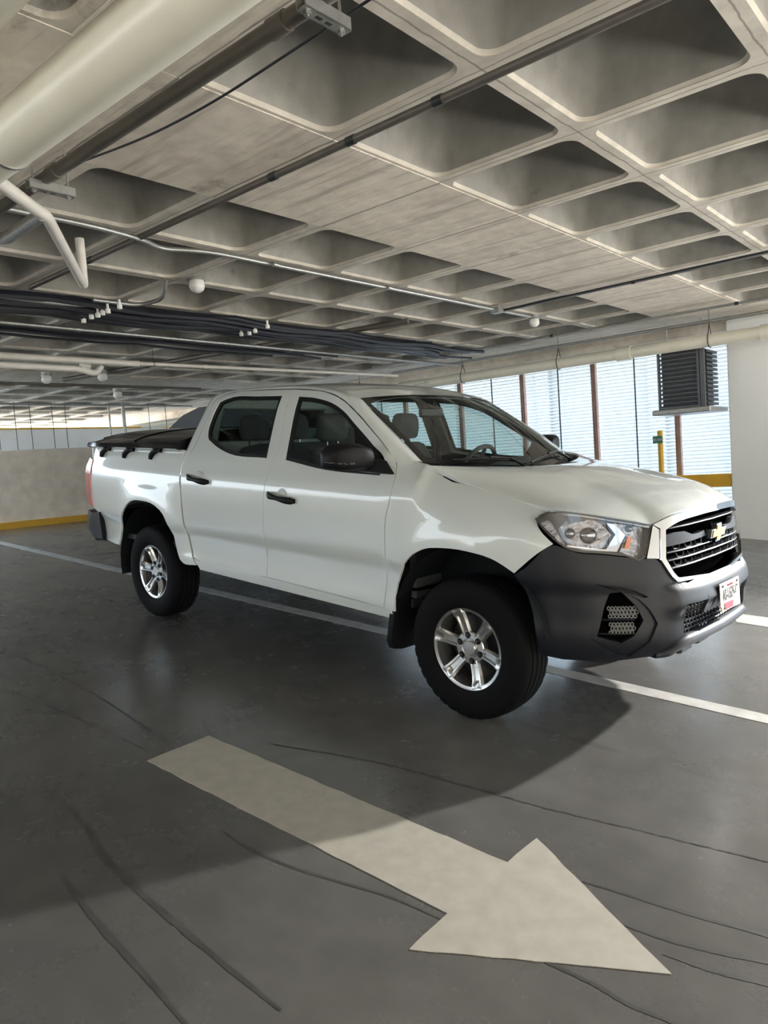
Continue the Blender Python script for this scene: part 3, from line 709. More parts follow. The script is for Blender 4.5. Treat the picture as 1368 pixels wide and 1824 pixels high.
# half width of the body over height, doors and greenhouse
ZS = [.38, .46, .54, .62, .72, .80, .86, 1.0, 1.12, 1.20, 1.24, 1.30, 1.45, 1.60, 1.72, 1.79]
YS = [.860, .895, .905, .897, .900, .929, .934, .936, .930, .915, .900, .882, .825, .765, .705, .640]
# plan curve of the nose, from centre line (0) to flank (8), at several heights
FR = [0, .27, .48, .62, .76, .86, .93, .975, 1.0]
NZ = [.36, .44, .52, .66, .80, .95, 1.06, 1.16]
NX = [[.84, .83, .81, .78, .71, .60, .49, .38, .12],
      [.93, .92, .90, .86, .77, .66, .53, .41, .14],
      [.955, .945, .925, .885, .79, .68, .55, .43, .15],
      [.965, .955, .925, .875, .775, .665, .535, .42, .15],
      [.928, .918, .888, .838, .738, .626, .503, .39, .14],
      [.915, .905, .865, .805, .705, .590, .470, .36, .12],
      [.900, .885, .845, .780, .675, .555, .440, .335, .11],
      [.880, .865, .825, .755, .650, .530, .420, .315, .10]]
IDX = list(range(9))
def base_y(z):
    zz = min(z, 1.0)
    return hermite(ZS, YS, zz)
def nose_x(q, z):
    return hermite(NZ, [hermite(IDX, r, q) for r in NX], z)
def nose(q, z):
    """q in -8..8, negative on the right-hand flank (y < 0)"""
    a = abs(q)
    return (nose_x(a, z), math.copysign(1, q)*base_y(z)*hermite(IDX, FR, a), z)
def hood_edge_z(x):
    return hermite([-.32, -.27, -.2, 0, .33, .50, .56], [1.312, 1.262, 1.247, 1.209, 1.157, 1.125, 1.112], x)
def S(x, z):
    y = hermite(ZS, YS, z)
    w = sm(-.62, -.35, x)
    if w > 0:
        zt = hood_edge_z(x) + (0.0 if x > -.3 else 0)
        yb = base_y(z); d = z-(zt-.20)
        if d > 0: yb -= .135*min(1.15, d/.20)**2.4
        y = y*(1-w)+yb*w
    for cx in (0., -3.155):
        r = math.hypot(x-cx, (z-.37)*.95)
        b = (.034 if cx < -1 else .026)*math.exp(-((r-.52)/(.15 if cx < -1 else .12))**2)
        if z > 1.05: b *= max(0, 1-(z-1.05)/.12)
        if x > .1: b *= max(0, 1-(x-.1)/.3)
        y += b
    if x > .1:
        xs = [nose_x(8-k, z) for k in range(9)]
        f = hermite(xs, [FR[8-k] for k in range(9)], x)
        y *= f
    if x < -3.7: y -= .06*((-3.7-x)/.6)**2
    return y

M['paint'] = mat('white_paint', (.58, .62, .61), .35, coat=1.0, spec=.5)
M['bump'] = mat('bumper_plastic', (.009, .0105, .015), .40, spec=.3)
M['gloss'] = mat('gloss_black', (.006, .006, .007), .12, spec=.45)
M['matt'] = mat('matt_black', (.005, .005, .006), .5, spec=.2)
M['trim'] = mat('interior_trim', (.06, .062, .065), .75)
M['seat'] = mat('seat_cloth', (.09, .09, .095), .9)
M['chrome'] = mat('chrome', (.27, .28, .30), .09, 1.0)
M['silver'] = mat('rim_silver', (.50, .50, .49), .27, .9)
M['satin'] = mat('satin_grille', (.020, .022, .028), .38, 0, spec=.25)
M['rubber'] = mat('tyre_rubber', (.0045, .0045, .005), .75, bump=(60, .2), spec=.12)
M['liner'] = mat('wheel_liner', (.008, .010, .012), .8, spec=.2)
M['mesh'] = mat('mesh_grey', (.14, .14, .135), .4)
M['brake'] = mat('brake_iron', (.05, .05, .052), .5, .6)
M['void'] = mat('deep_black', (.002, .002, .002), 1.0, spec=0)
M['amber'] = mat('amber_lens', (.85, .22, .04), .2)
M['red'] = mat('red_lens', (.45, .02, .03), .15, coat=.6)
M['lens'] = mat('pale_lens', (.75, .72, .70), .2)
M['gold'] = mat('gold_badge', (.72, .47, .16), .25, .6)
M['plate'] = mat('plate_white', (.74, .73, .68), .45)
M['plred'] = mat('plate_red', (.42, .05, .07), .4)
M['ink'] = mat('plate_ink', (.03, .03, .03), .5)
M['tanblister'] = mat('worn_corner', (.50, .40, .25), .6)
M['reflector'] = mat('lamp_reflector', (.22, .22, .23), .14, .9, bump=(38, .8))
M['frame'] = mat('chassis_dark', (.03, .03, .03), .7)
M['glass'] = glass('window_glass', (.78, .88, .85), 1.0)
M['glassd'] = glass('side_glass', (.50, .57, .55), 1.0)
M['lampcl'] = glass('lamp_cover', (.90, .90, .92), .8)
TR = empty('pickup_truck', (-1.6, 0, 0), 'white four-door pickup truck with black bumper and tonneau cover parked across the ramp', 'pickup truck')
OF = (0, 0, .9)
def side_map(sg, off=0.0):
    return lambda x, z: (x, sg*(S(x, z)+off), z)
def nose_map(off=0.0, ledge=False):
    def f(q, z):
        a = abs(q); x, y, z_ = nose(q, z)
        if ledge and a < 3.2: x += .022*smoothstep(.785, .735, z)*(1-smoothstep(2.2, 3.2, a))*smoothstep(.60, .68, z)
        if off:
            e = .02
            p1 = Vector(nose(q-e, z)); p2 = Vector(nose(q+e, z)); t = p2-p1; n = Vector((t.y, -t.x, 0)).normalized()
            return (x+n.x*off, y+n.y*off, z)
        return (x, y, z_)
    return f
def mir(poly): return [(-a, b) for a, b in poly]
def both(poly):      # right half (q<0) ordered towards q=0, completed with its mirror image
    return poly+[(-a, b) for a, b in reversed(poly) if abs(a) > 1e-6]
# ---------------------------------------------------------------- outlines in side view
DF = [(-.56, .506), (-.535, .80), (-.528, 1.021), (-.499, 1.12), (-.492, 1.255), (-.531, 1.339), (-.60, 1.402), (-.75, 1.503), (-.921, 1.609), (-1.093, 1.695), (-1.245, 1.738), (-1.60, 1.774),
      (-1.585, 1.62), (-1.555, 1.366), (-1.580, 1.28), (-1.612, 1.15), (-1.628, .95), (-1.652, .533)]
DR = [(-1.60, 1.774), (-2.0, 1.782), (-2.313, 1.777), (-2.43, 1.752), (-2.470, 1.71), (-2.487, 1.578), (-2.546, 1.385), (-2.632, 1.203), (-2.62, 1.096), (-2.587, .821), (-2.545, .65), (-2.515, .567), (-2.427, .538),
      (-1.652, .533), (-1.628, .95), (-1.612, 1.15), (-1.580, 1.28), (-1.555, 1.366), (-1.585, 1.62)]
WF = [(-1.512, 1.724), (-1.336, 1.708), (-1.131, 1.661), (-1.018, 1.611), (-.902, 1.54), (-.704, 1.416), (-.592, 1.339), (-.583, 1.32), (-.604, 1.252), (-1.061, 1.268), (-1.456, 1.318)]
WR = [(-1.691, 1.736), (-1.967, 1.742), (-2.34, 1.734), (-2.400, 1.712), (-2.425, 1.60), (-2.420, 1.49), (-2.396, 1.450), (-2.343, 1.424), (-2.08, 1.345), (-1.65, 1.324)]
FE = [(-.556, .506), (-.531, .80), (-.524, 1.021), (-.495, 1.12), (-.488, 1.255), (-.524, 1.336), (-.477, 1.350), (-.40, 1.325), (-.318, 1.312), (-.224, 1.252), (-.002, 1.209), (.322, 1.155), (.468, 1.122),
      (.487, 1.116), (.42, 1.104), (.376, 1.087), (.405, 1.04), (.478, .972), (.421, .928), (.307, .820), (.254, .851), (.189, .880), (.051, .903), (-.105, .903), (-.231, .885), (-.320, .842), (-.413, .740), (-.468, .614), (-.474, .50)]
BD = [(-4.185, 1.392), (-3.5, 1.388), (-2.662, 1.362), (-2.654, 1.203), (-2.640, 1.096), (-2.607, .82), (-2.562, .65), (-2.530, .567), (-2.49, .512), (-2.627, .515), (-2.675, .545), (-2.774, .771), (-2.844, .872), (-2.977, .938),
      (-3.154, .957), (-3.349, .938), (-3.430, .895), (-3.537, .764), (-3.622, .551), (-3.93, .558), (-4.02, .80), (-4.13, .83), (-4.15, 1.0), (-4.165, 1.25)]
SILL = [(-2.512, .560), (-2.43, .536), (-1.65, .531), (-.50, .504), (-.483, .455), (-2.45, .482)]
for sg in (-1, 1):
    sm_ = side_map(sg)
    for nm, D, W in (('front_door', DF, WF), ('rear_door', DR, WR)):
        Dp = smooth_poly(D, True, 4, 40); Wp = smooth_poly(W, True, 5, 50)
        door = panel(nm, inset(Dp, .0025), [Wp], sm_, (.045, .035), M['paint'], TR, .014, OF)
        panel('window_seal', Wp, [inset(Wp, .024)], sm_, (.05, .04), M['matt'], door, .012, OF, off=-.006)
        panel('door_glass', inset(Wp, .020), [], sm_, (.07, .07), M['glassd'], door, 0, OF, off=-.016, rim=False)
        panel('inner_trim', inset(Dp, .006), [inset(Wp, -.004)], sm_, (.12, .10), M['trim'], door, 0, OF, off=-.045, rim=False)
        # handle with its cup
        hx, hz = ((-1.43, 1.082) if nm == 'front_door' else (-2.385, 1.158))
        b = MB(); n = 14; rings = []
        for k in range(n+1):
            t = k/n*2-1; x = hx+t*.132; z = hz-t*.016; y = S(x, z); lift = .042*(1-abs(t)**4)+.006; h = .023*(1-.36*math.exp(-(t/.45)**2))*(1 if abs(t) < .98 else .6)
            rings.append([(x, sg*(y+lift+.012*math.cos(a)), z+h*math.sin(a)) for a in [i*math.pi/5 for i in range(10)]])
        b.loft(rings, caps=True); b.build('door_handle', M['matt'], door)
        b = MB(); y0 = S(hx, hz)
        b.lathe([(-.004, .058), (.0018, .054), (.0012, .046), (-.003, .03), (-.004, .005)], (hx, sg*y0, hz), 'y', 26, sgn=sg)
        b.build('handle_cup', M['paint'], door)
    panel('front_fender', smooth_poly(FE, True, 3, 40), [], sm_, (.035, .03), M['paint'], TR, .014, OF)
    bed = panel('bed_side', smooth_poly(BD, True, 4, 42), [], sm_, (.045, .035), M['paint'], TR, .014, OF)
    panel('rocker_sill', SILL, [], sm_, (.08, .02), M['paint'], TR, .03, OF)
    # cargo tie hooks on the bed rail
    for hx in (-3.885, -3.475, -3.045):
        b = MB(); P = []
        for k in range(13):
            t = k/12
            x = hx+.062-.115*min(1, t*1.5)-(.012 if t > .66 else 0)*(t-.66)*3; z = 1.362-(.055*max(0, t-.5)/.5)-.004
            P.append((x, sg*(S(x, z)+.014), z))
        P = arc_pts([(hx+.070, sg*(S(hx, 1.35)+.010), 1.352), (hx-.01, sg*(S(hx, 1.35)+.016), 1.350), (hx-.055, sg*(S(hx, 1.32)+.016), 1.318), (hx-.066, sg*(S(hx, 1.29)+.008), 1.285)], .03)
        b.tube(P, [.016]*2+[.022]*(len(P)-5)+[.021, .020, .018], 10); b.build('tie_hook', M['matt'], bed)
    # tail lamp
    TLp = [(-4.165, 1.25), (-4.15, 1.0), (-4.13, .845), (-4.24, .85), (-4.315, 1.0), (-4.30, 1.20), (-4.26, 1.27)]
    panel('tail_lamp', smooth_poly(TLp, True, 3, 50), [], side_map(sg, .008), (.03, .03), M['red'], TR, .05, OF)
    b = MB(); b.box(-4.318, sg*.845-.03, 1.02, -4.26, sg*.845+.03, 1.11, c=.008); b.build('tail_lamp_lens', M['lens'], TR)
    # A pillar, roof rail and C pillar
    G0, G1 = Vector((-.395, .755, 1.322)), Vector((-.990, .655, 1.694))
    def ge(z): return G0.lerp(G1, (z-G0.z)/(G1.z-G0.z))
    Dc = [(-.520, 1.322), (-.596, 1.402), (-.746, 1.506), (-.918, 1.613), (-1.090, 1.699), (-1.245, 1.742), (-1.60, 1.778), (-2.0, 1.786), (-2.313, 1.781), (-2.432, 1.756), (-2.474, 1.712), (-2.491, 1.578), (-2.550, 1.387), (-2.610, 1.25), (-2.640, 1.17)]
    Uc = [Vector((-.405, .762, 1.326)), ge(1.42), ge(1.52), ge(1.62), ge(1.694), Vector((-1.22, .636, 1.757)), Vector((-1.60, .612, 1.798)), Vector((-2.0, .605, 1.806)), Vector((-2.34, .605, 1.797)), Vector((-2.50, .615, 1.777)), Vector((-2.585, .635, 1.745)),
          Vector((-2.640, .70, 1.60)), Vector((-2.668, .80, 1.42)), Vector((-2.672, .865, 1.30)), Vector((-2.672, .90, 1.17))]
    n = len(Dc); idx = list(range(n)); rings = []
    for k in range((n-1)*5+1):
        t = k/5
        dx, dz = hermite(idx, [p[0] for p in Dc], t), hermite(idx, [p[1] for p in Dc], t)
        D3 = Vector((dx, S(dx, min(dz, 1.785)), dz)); U3 = Vector([hermite(idx, [p[c] for p in Uc], t) for c in range(3)])
        row = []
        outw = Vector((.25 if t < 4 else (-.5 if t > 9.5 else 0), .7, .7 if t < 10.5 else .1)).normalized(); wd = (U3-D3).length
        d_in = D3+Vector((0, -.012, 0)); row.append(d_in)
        for j in range(9):
            s_ = j/8; row.append(D3.lerp(U3, s_)+outw*(4*s_*(1-s_))*wd*.13)
        row.append(U3+Vector((0, -.004, -.012)))
        rings.append([(p.x, sg*p.y, p.z) for p in row])
    b = MB(); b.loft(rings if sg > 0 else [r[::-1] for r in rings], closed=False); b.build('roof_pillar', M['paint'], TR, auto=60)
# ---------------------------------------------------------------- roof, windscreen, back of the cab
def grid(name, f, nu, nv, m, parent, auto=60):
    b = MB(); b.loft([[f(-1+2*i/nu, j/nv) for i in range(nu+1)] for j in range(nv+1)], closed=False)
    return b.build(name, m, parent, auto=auto)
EU = [(-.990, .655, 1.694), (-1.22, .636, 1.757), (-1.60, .612, 1.798), (-2.0, .605, 1.806), (-2.34, .605, 1.797), (-2.50, .615, 1.777), (-2.585, .635, 1.745)]
EC = [(-.920, 1.722), (-1.16, 1.790), (-1.60, 1.828), (-2.0, 1.832), (-2.36, 1.818), (-2.54, 1.790), (-2.612, 1.752)]
def roof_f(u, v):
    t = v*6; i = list(range(7)); E_ = [hermite(i, [p[c] for p in EU], t) for c in range(3)]; cx, cz = hermite(i, [p[0] for p in EC], t), hermite(i, [p[1] for p in EC], t)
    a = abs(u)
    return (cx+(E_[0]-cx)*a*a, E_[1]*u, cz+(E_[2]-cz)*a**2.6)
grid('roof', roof_f, 36, 36, M['paint'], TR)
def ws(u, v):
    a = u*u
    p = Vector((-.165-.230*a, .755*u, 1.258+.064*a)); q = Vector((-.920-.070*a, .655*u, 1.718-.024*a))
    r = p.lerp(q, v); r += Vector((.5, 0, .85))*(.030*4*v*(1-v)*(1-a*.7)); return tuple(r)
wmap = lambda u, v: ws(u, v)
rect = lambda a, b_, c, d: [(a, b_), (c, b_), (c, d), (a, d)]
def dense(poly, k=12):
    out = []
    for i in range(len(poly)):
        p, q = poly[i], poly[(i+1) % len(poly)]
        out += [(p[0]+(q[0]-p[0])*j/k, p[1]+(q[1]-p[1])*j/k) for j in range(k)]
    return out
wsh = panel('windscreen', dense(rect(-.985, .02, .985, .985), 16), [], wmap, (.09, .07), M['glass'], TR, 0, OF, rim=False)
panel('windscreen_border', dense(rect(-.998, 0, .998, 1), 16), [smooth_poly([(-.955, .085), (-.6, .05), (0, .04), (.6, .05), (.955, .085), (.955, .90), (.8, .945), (0, .945), (-.8, .945), (-.955, .90)], True, 4, 60)], wmap, (.06, .05), M['gloss'], wsh, .004, OF, off=.001)
def back_x(z): return hermite([1.1, 1.30, 1.42, 1.60, 1.745], [-2.672, -2.672, -2.668, -2.640, -2.590], z)
bo = [(-.90, 1.17), (-.865, 1.30), (-.80, 1.42), (-.70, 1.60), (-.635, 1.745)]
bo = bo+[(-y, z) for y, z in reversed(bo)]
bh = smooth_poly([(-.56, 1.42), (.56, 1.42), (.52, 1.66), (-.52, 1.66)], True, 4, 30)
bk = panel('cab_back', dense(bo, 5), [bh], lambda y, z: (back_x(z), y, z), (.08, .06), M['paint'], TR, .01, None, flip=True)
panel('back_glass', inset(bh, -.01), [], lambda y, z: (back_x(z)+.01, y, z), (.1, .08), M['glassd'], bk, 0, None, rim=False)
# cowl and wipers
def cowl(u, v):
    a = u*u; p = Vector(ws(u, 0)); q = Vector((-.060-.245*a, .79*u, 1.262+.042*a))
    r = p.lerp(q, v); r.z -= .022*math.sin(v*math.pi)+.004; return tuple(r)
cw = grid('cowl_panel', cowl, 30, 4, M['matt'], TR)
for (u0, u1, k_) in ((-.80, -.10, .05), (-.02, .78, .05)):
    b = MB(); P = []
    for i in range(15):
        t = i/14; u = u0+(u1-u0)*t; p = Vector(ws(u, .015+.07*t*(1-t)*4*.6+k_*.4)); P.append(p+Vector((.012, 0, .016)))
    b.tube(P, .007, 6)
    a = Vector(cowl(u1, .45)); b.tube([a+Vector((0, 0, .02)), P[-4]+Vector((.0, 0, .012)), P[7]+Vector((0, 0, .010))], .009, 6)
    b.lathe([(0, .016), (.03, .013)], tuple(a), 'z', 10, caps=True); b.build('wiper', M['matt'], TR)
# ---------------------------------------------------------------- bonnet
HQ = [(0, 1.110), (1.0, 1.107), (1.93, 1.092), (2.65, 1.057), (3.34, 1.080), (4.04, 1.102), (4.7, 1.118), (5.15, 1.124)]
def hood_f(u, v):
    a = abs(u); sgn = 1 if u >= 0 else -1
    q = 5.15*a; zf = hermite([h[0] for h in HQ], [h[1] for h in HQ], q); fx, fy, _ = nose(q, zf)
    rx, ry, rz = -.055-.262*a*a, .800*a, 1.282+.030*a*a
    # nose and flank in plan
    x = rx+(fx-rx)*v; y = ry+(fy-ry)*v
    zl = rz+(zf-rz)*v
    cc = 1-abs(2*v-1)**(2.2 if v < .5 else 4.5)
    z = zl+cc*.072*(1-a**2.2)-(4*v*(1-v))*.030*a**3+cc*.010*math.exp(-((a-.52)/.09)**2)-cc*.006*math.exp(-((a-.36)/.10)**2)
    if a > .97: z -= .0
    return (x, sgn*y, z)
b = MB(); NU, NV = 72, 40
rows = [[hood_f(-1+2*i/NU, .004+.992*j/NV) for i in range(NU+1)] for j in range(NV+1)]
b.loft(rows, closed=False)
edge = [rows[0][i] for i in range(NU+1)]+[rows[j][NU] for j in range(1, NV+1)]+[rows[NV][i] for i in range(NU-1, -1, -1)]+[rows[j][0] for j in range(NV-1, 0, -1)]
b.loft([edge, [(p[0]*1.0, p[1]*.992, p[2]-.022) for p in edge]])
b.build('bonnet', M['paint'], TR, auto=50)
# ---------------------------------------------------------------- bumper
BH = [(-6.93, .424), (-7.13, .544), (-7.21, .654), (-7.29, .746), (-7.39, .812), (-6.54, .920), (-5.84, .965), (-5.44, .947), (-5.07, .932), (-4.44, .926), (-3.7, .912), (-3.11, .899), (-2.66, .890), (-2.1, .80), (-1.9, .778), (-.95, .776), (0, .776)]
BB = [(0, .455), (-1.89, .455), (-2.96, .437), (-4.61, .413), (-6.05, .411)]
outl = smooth_poly(BH, False, 3, 30)
full = outl+[(-q, z) for q, z in reversed(outl[:-1])]+[(-q, z) for q, z in reversed(BB[1:])]+BB
def clean(p):
    out = []
    for a in p:
        if not out or math.hypot(a[0]-out[-1][0], a[1]-out[-1][1]) > 1e-4: out.append(a)
    if math.hypot(out[0][0]-out[-1][0], out[0][1]-out[-1][1]) < 1e-4: out.pop()
    return out
full = clean(full)
H1 = smooth_poly([(-4.99, .700), (-4.78, .722), (-3.66, .720), (-3.36, .66), (-3.17, .60), (-3.42, .517), (-4.99, .505), (-5.27, .532)], True, 3, 20)
H2 = smooth_poly([(-4.79, .790), (-3.65, .756), (-3.34, .725), (-3.46, .722), (-3.72, .738), (-4.2, .758)], True, 3, 30)
LG = smooth_poly([(-1.98, .676), (-1.0, .672), (0, .668), (1.0, .672), (1.98, .676), (1.90, .53), (1.74, .514), (0, .512), (-1.74, .514), (-1.90, .53)], True, 2, 30)
fb = panel('front_bumper', full, [H1, mir(H1), H2, mir(H2), LG], nose_map(0, True), (.10, .015), M['bump'], TR, .02, OF)
FI = smooth_poly([(-4.75, .681), (-3.72, .682), (-3.56, .615), (-3.86, .545), (-5.08, .541)], True, 3, 25)
for sg in (-1, 1):
    tr_ = (lambda p: p) if sg < 0 else mir
    panel('fog_bezel', tr_(inset(H1, -.006)), [tr_(FI)], nose_map(-.014), (.15, .02), M['bump'], fb, .03, OF)
    panel('bumper_slash_shade', tr_(inset(H2, -.006)), [], nose_map(-.02), (.15, .02), M['matt'], fb, 0, OF, rim=False)  # darker sunk sliver stands for the shade on a downward-facing bumper surface
    panel('fog_back', tr_(inset(FI, -.01)), [], nose_map(-.042), (.2, .04), M['void'], fb, 0, OF, rim=False)
    b = MB()
    nm_ = nose_map(-.024)
    for r in range(7):
        z = .560+r*.0185
        for c in range(9):
            q = -4.60+c*.118+(.059 if r % 2 else 0)
            if q > -3.68+(.0 if z > .6 else -.12) or (r == 3): continue
            hexp = [nm_((q+.052*math.cos(a))*(1 if sg < 0 else -1), z+.0085*math.sin(a)) for a in [math.pi/6+k*math.pi/3 for k in range(6)]]
            b.tube(hexp+[hexp[0]], .0036, 4, caps=False)
    b.build('fog_mesh', M['mesh'], fb)
    for zz in (.553, .618):
        b = MB(); P = [nm_((q if sg < 0 else -q), zz) for q in [-5.0+k*.1 for k in range(13)]]; b.tube(P, .004, 6); b.build('fog_bar', M['bump'], fb)
panel('lower_grille_back', inset(LG, -.012), [], nose_map(-.07, True), (.3, .04), M['void'], fb, 0, OF, rim=False)
b = MB(); nm_ = nose_map(-.02, True)
for r in range(7):
    z = .525+r*.023
    for c in range(24):
        q = -1.86+c*.162+(.081 if r % 2 else 0)
        if abs(q) > 1.84 or (abs(q) < .92 and z > .60): continue
        hexp = [nm_(q+.070*math.cos(a), z+.0105*math.sin(a)) for a in [math.pi/6+k*math.pi/3 for k in range(6)]]
        b.tube(hexp+[hexp[0]], .0036, 4, caps=False)
b.build('lower_grille_mesh', M['bump'], fb)
panel('plate_mount', dense(rect(-.95, .598, .95, .682), 6), [], nose_map(-.004, True), (.2, .04), M['bump'], fb, .03, OF)
b = MB(); rings = []
for k in range(61):
    q = -3.1+6.2*k/60; a = abs(q); f = 1-smoothstep(2.4, 3.1, a); zc = .485-.045*smoothstep(1.6, 3.1, a)+.0; n0 = Vector(nose_map(0)(q, zc)); e = Vector(nose_map(.04)(q, zc))-n0; e = e.normalized()
    prof = [(-.01, .036), (.004+.006*f, .030), (.010+.014*f, .014), (.012+.014*f, .000), (.004+.004*f, -.026), (-.05, -.036)]
    rings.append([(n0+e*o+Vector((0, 0, h*(.5+.5*f)))) for o, h in prof])
b.loft(rings, closed=True, caps=True); b.build('chin_lip', mat('chin_grey', (.012, .0135, .018), .42, spec=.28), fb)
b = MB()
for y in (-.30, .30, -.08):
    b.box(.80, y-.07, .405, .90, y+.07, .47, c=.01)
b.build('under_tray', M['bump'], fb, auto=30)
# ---------------------------------------------------------------- radiator grille with its chrome surround
GO = both([(-1.77, .779), (-2.02, .783), (-2.57, .892), (-2.40, 1.035), (-2.66, 1.056), (-1.93, 1.088), (-1.27, 1.101), (-.45, 1.106), (0, 1.106)])
GIN = both([(-1.72, .797), (-1.95, .803), (-2.36, .896), (-2.19, 1.028), (-1.65, 1.058), (-.83, 1.073), (0, 1.077)])
GOs = smooth_poly(GO, True, 3, 25); GIs = smooth_poly(GIN, True, 3, 25)
gr = panel('grille', inset(GIs, -.02), [], nose_map(-.075), (.2, .04), M['void'], TR, 0, OF, rim=False)
panel('chrome_surround', clean(GOs), [clean(GIs)], nose_map(.012), (.12, .02), M['chrome'], gr, .055, OF)
for sg in (-1, 1):
    wg = [(-2.64, 1.052), (-2.42, 1.030), (-2.58, .897), (-3.08, .903)]
    if sg > 0: wg = mir(wg)
    panel('chrome_wing', dense(wg, 4), [], nose_map(.006), (.12, .03), M['chrome'], gr, .03, OF)
def bar(name, z, q0, q1, h, d, off, m, arch=0.010, parent=gr):
    b = MB(); rings = []; n = 30
    for k in range(n+1):
        q = q0+(q1-q0)*k/n; zz = z+arch*(1-(q/2.2)**2); p = Vector(nose_map(off)(q, zz)); e = (Vector(nose_map(off+.02)(q, zz))-p).normalized()
        rings.append([p-e*d+Vector((0, 0, h)), p+Vector((0, 0, h*.6)), p+e*.003, p+Vector((0, 0, -h*.6)), p-e*d+Vector((0, 0, -h))])
    b.loft(rings, closed=True, caps=True); return b.build(name, m, parent, auto=30)
bar('grille_bar', 1.025, -2.0, 2.0, .006, .03, -.012, M['satin'])
bar('grille_bar', .915, -2.16, 2.16, .007, .035, -.008, M['satin'])
bar('grille_bar', .878, -2.14, 2.14, .007, .035, -.008, M['satin'])
bar('grille_bar', .840, -2.0, 2.0, .007, .035, -.008, M['satin'])
for sg in (-1, 1):
    wp = [(-2.16, .945), (-2.10, 1.000), (-1.35, 1.006), (-1.05, .985), (-.50, .990), (-.46, .962), (-1.6, .950)]
    if sg > 0: wp = mir(wp)
    panel('wing_bar', smooth_poly(wp, True, 2, 20), [], nose_map(-.006), (.1, .015), M['satin'], gr, .03, OF)
b = MB(); nm_ = nose_map(-.018)
for zt, h, o in ((.958, .030, 0), (.910, .022, .5), (.872, .022, 0)):
    for c in range(-4, 4):
        q = (c+.5+o*.5)*.48
        if abs(q)+.16 > 2.0: continue
        if zt > .95 and abs(q) < .5: continue
        P = [nm_(q-.17, zt), nm_(q-.10, zt-h), nm_(q+.12, zt-h), nm_(q+.15, zt)]
        b.tube(P, .0035, 5)
b.build('grille_cells', M['satin'], gr)
# badge
def badge(s, x0, th, nm, m, parent):
    pts = [(-.105, -.022), (-.088, .022), (-.036, .022), (-.026, .046), (.040, .046), (.031, .022), (.105, .022), (.088, -.022), (.036, -.022), (.026, -.046), (-.040, -.046), (-.031, -.022)]
    v = [(x0, y*s, .968+z*s) for y, z in pts]; n = len(v)
    v2 = [(x0+th, y*s*.96, .968+z*s*.93) for y, z in pts]
    return link(nm, v+v2, [tuple(range(n, 2*n)), tuple(reversed(range(n)))]+[(i, (i+1) % n, n+(i+1) % n, n+i) for i in range(n)], m, parent, smooth=False)
bx = nose(0, .968)[0]
bd = badge(1.06, bx-.03, .042, 'badge', M['chrome'], gr); badge(.84, bx+.004, .012, 'badge_face', M['gold'], gr)
# number plate
PX, PZ_ = bx, .655
px = nose(0, .66)[0]+.022
pl = []; b = MB(); rings = []
for j in range(7):
    v = j/6; row = []
    for i in range(13):
        u = -1+2*i/12; y = u*(.128+.008*v); z = .584+v*.143; x = px+.012*(1-v)+.006*u*(1-v)*(1 if u > 0 else .3)
        row.append((x, y, z))
    rings.append(row)
b.loft(rings, closed=False)
back = [[(p[0]-.003, p[1], p[2]) for p in r] for r in rings]; b.loft([r[::-1] for r in back], closed=False)
pl = b.build('number_plate', M['plate'], TR, smooth=False)
def pm(y, z): return Matrix(((0, 0, 1, px+.0145-(z-.584)/.143*.012), (1, 0, 0, y), (0, 1, 0, z), (0, 0, 0, 1)))
text_mesh('plate_number', 'VU-1525-C', .088, M['ink'], pl, pm(.0, .661), .50, .0006)
text_mesh('plate_state', 'Tamaulipas', .020, M['plred'], pl, pm(-.002, .708), 1.0, .0006)
b = MB(); zr = lambda v: px+.0135-(v-.584)/.143*.012
b.add([(zr(.588), -.075, .588), (zr(.588), .128, .588), (zr(.618), .131, .618), (zr(.624), -.09, .624)], [(0, 1, 2, 3)]); b.build('plate_band', M['plred'], pl, smooth=False)
b = MB(); b.add([(zr(.585), -.126, .585), (zr(.585), -.108, .585), (zr(.60), -.100, .60), (zr(.618), -.129, .618)], [(0, 1, 2, 3)]); b.build('plate_worn_corner', M['tanblister'], pl, smooth=False)
b = MB()
for y in (-.10, .10): b.lathe([(0, .006), (.004, .005)], (px+.003, y, .710), 'x', 10, caps=True)
b.lathe([(0, .006), (.004, .005)], (px+.012, -.09, .598), 'x', 10, caps=True)
b.build('plate_bolt', M['ink'], pl)
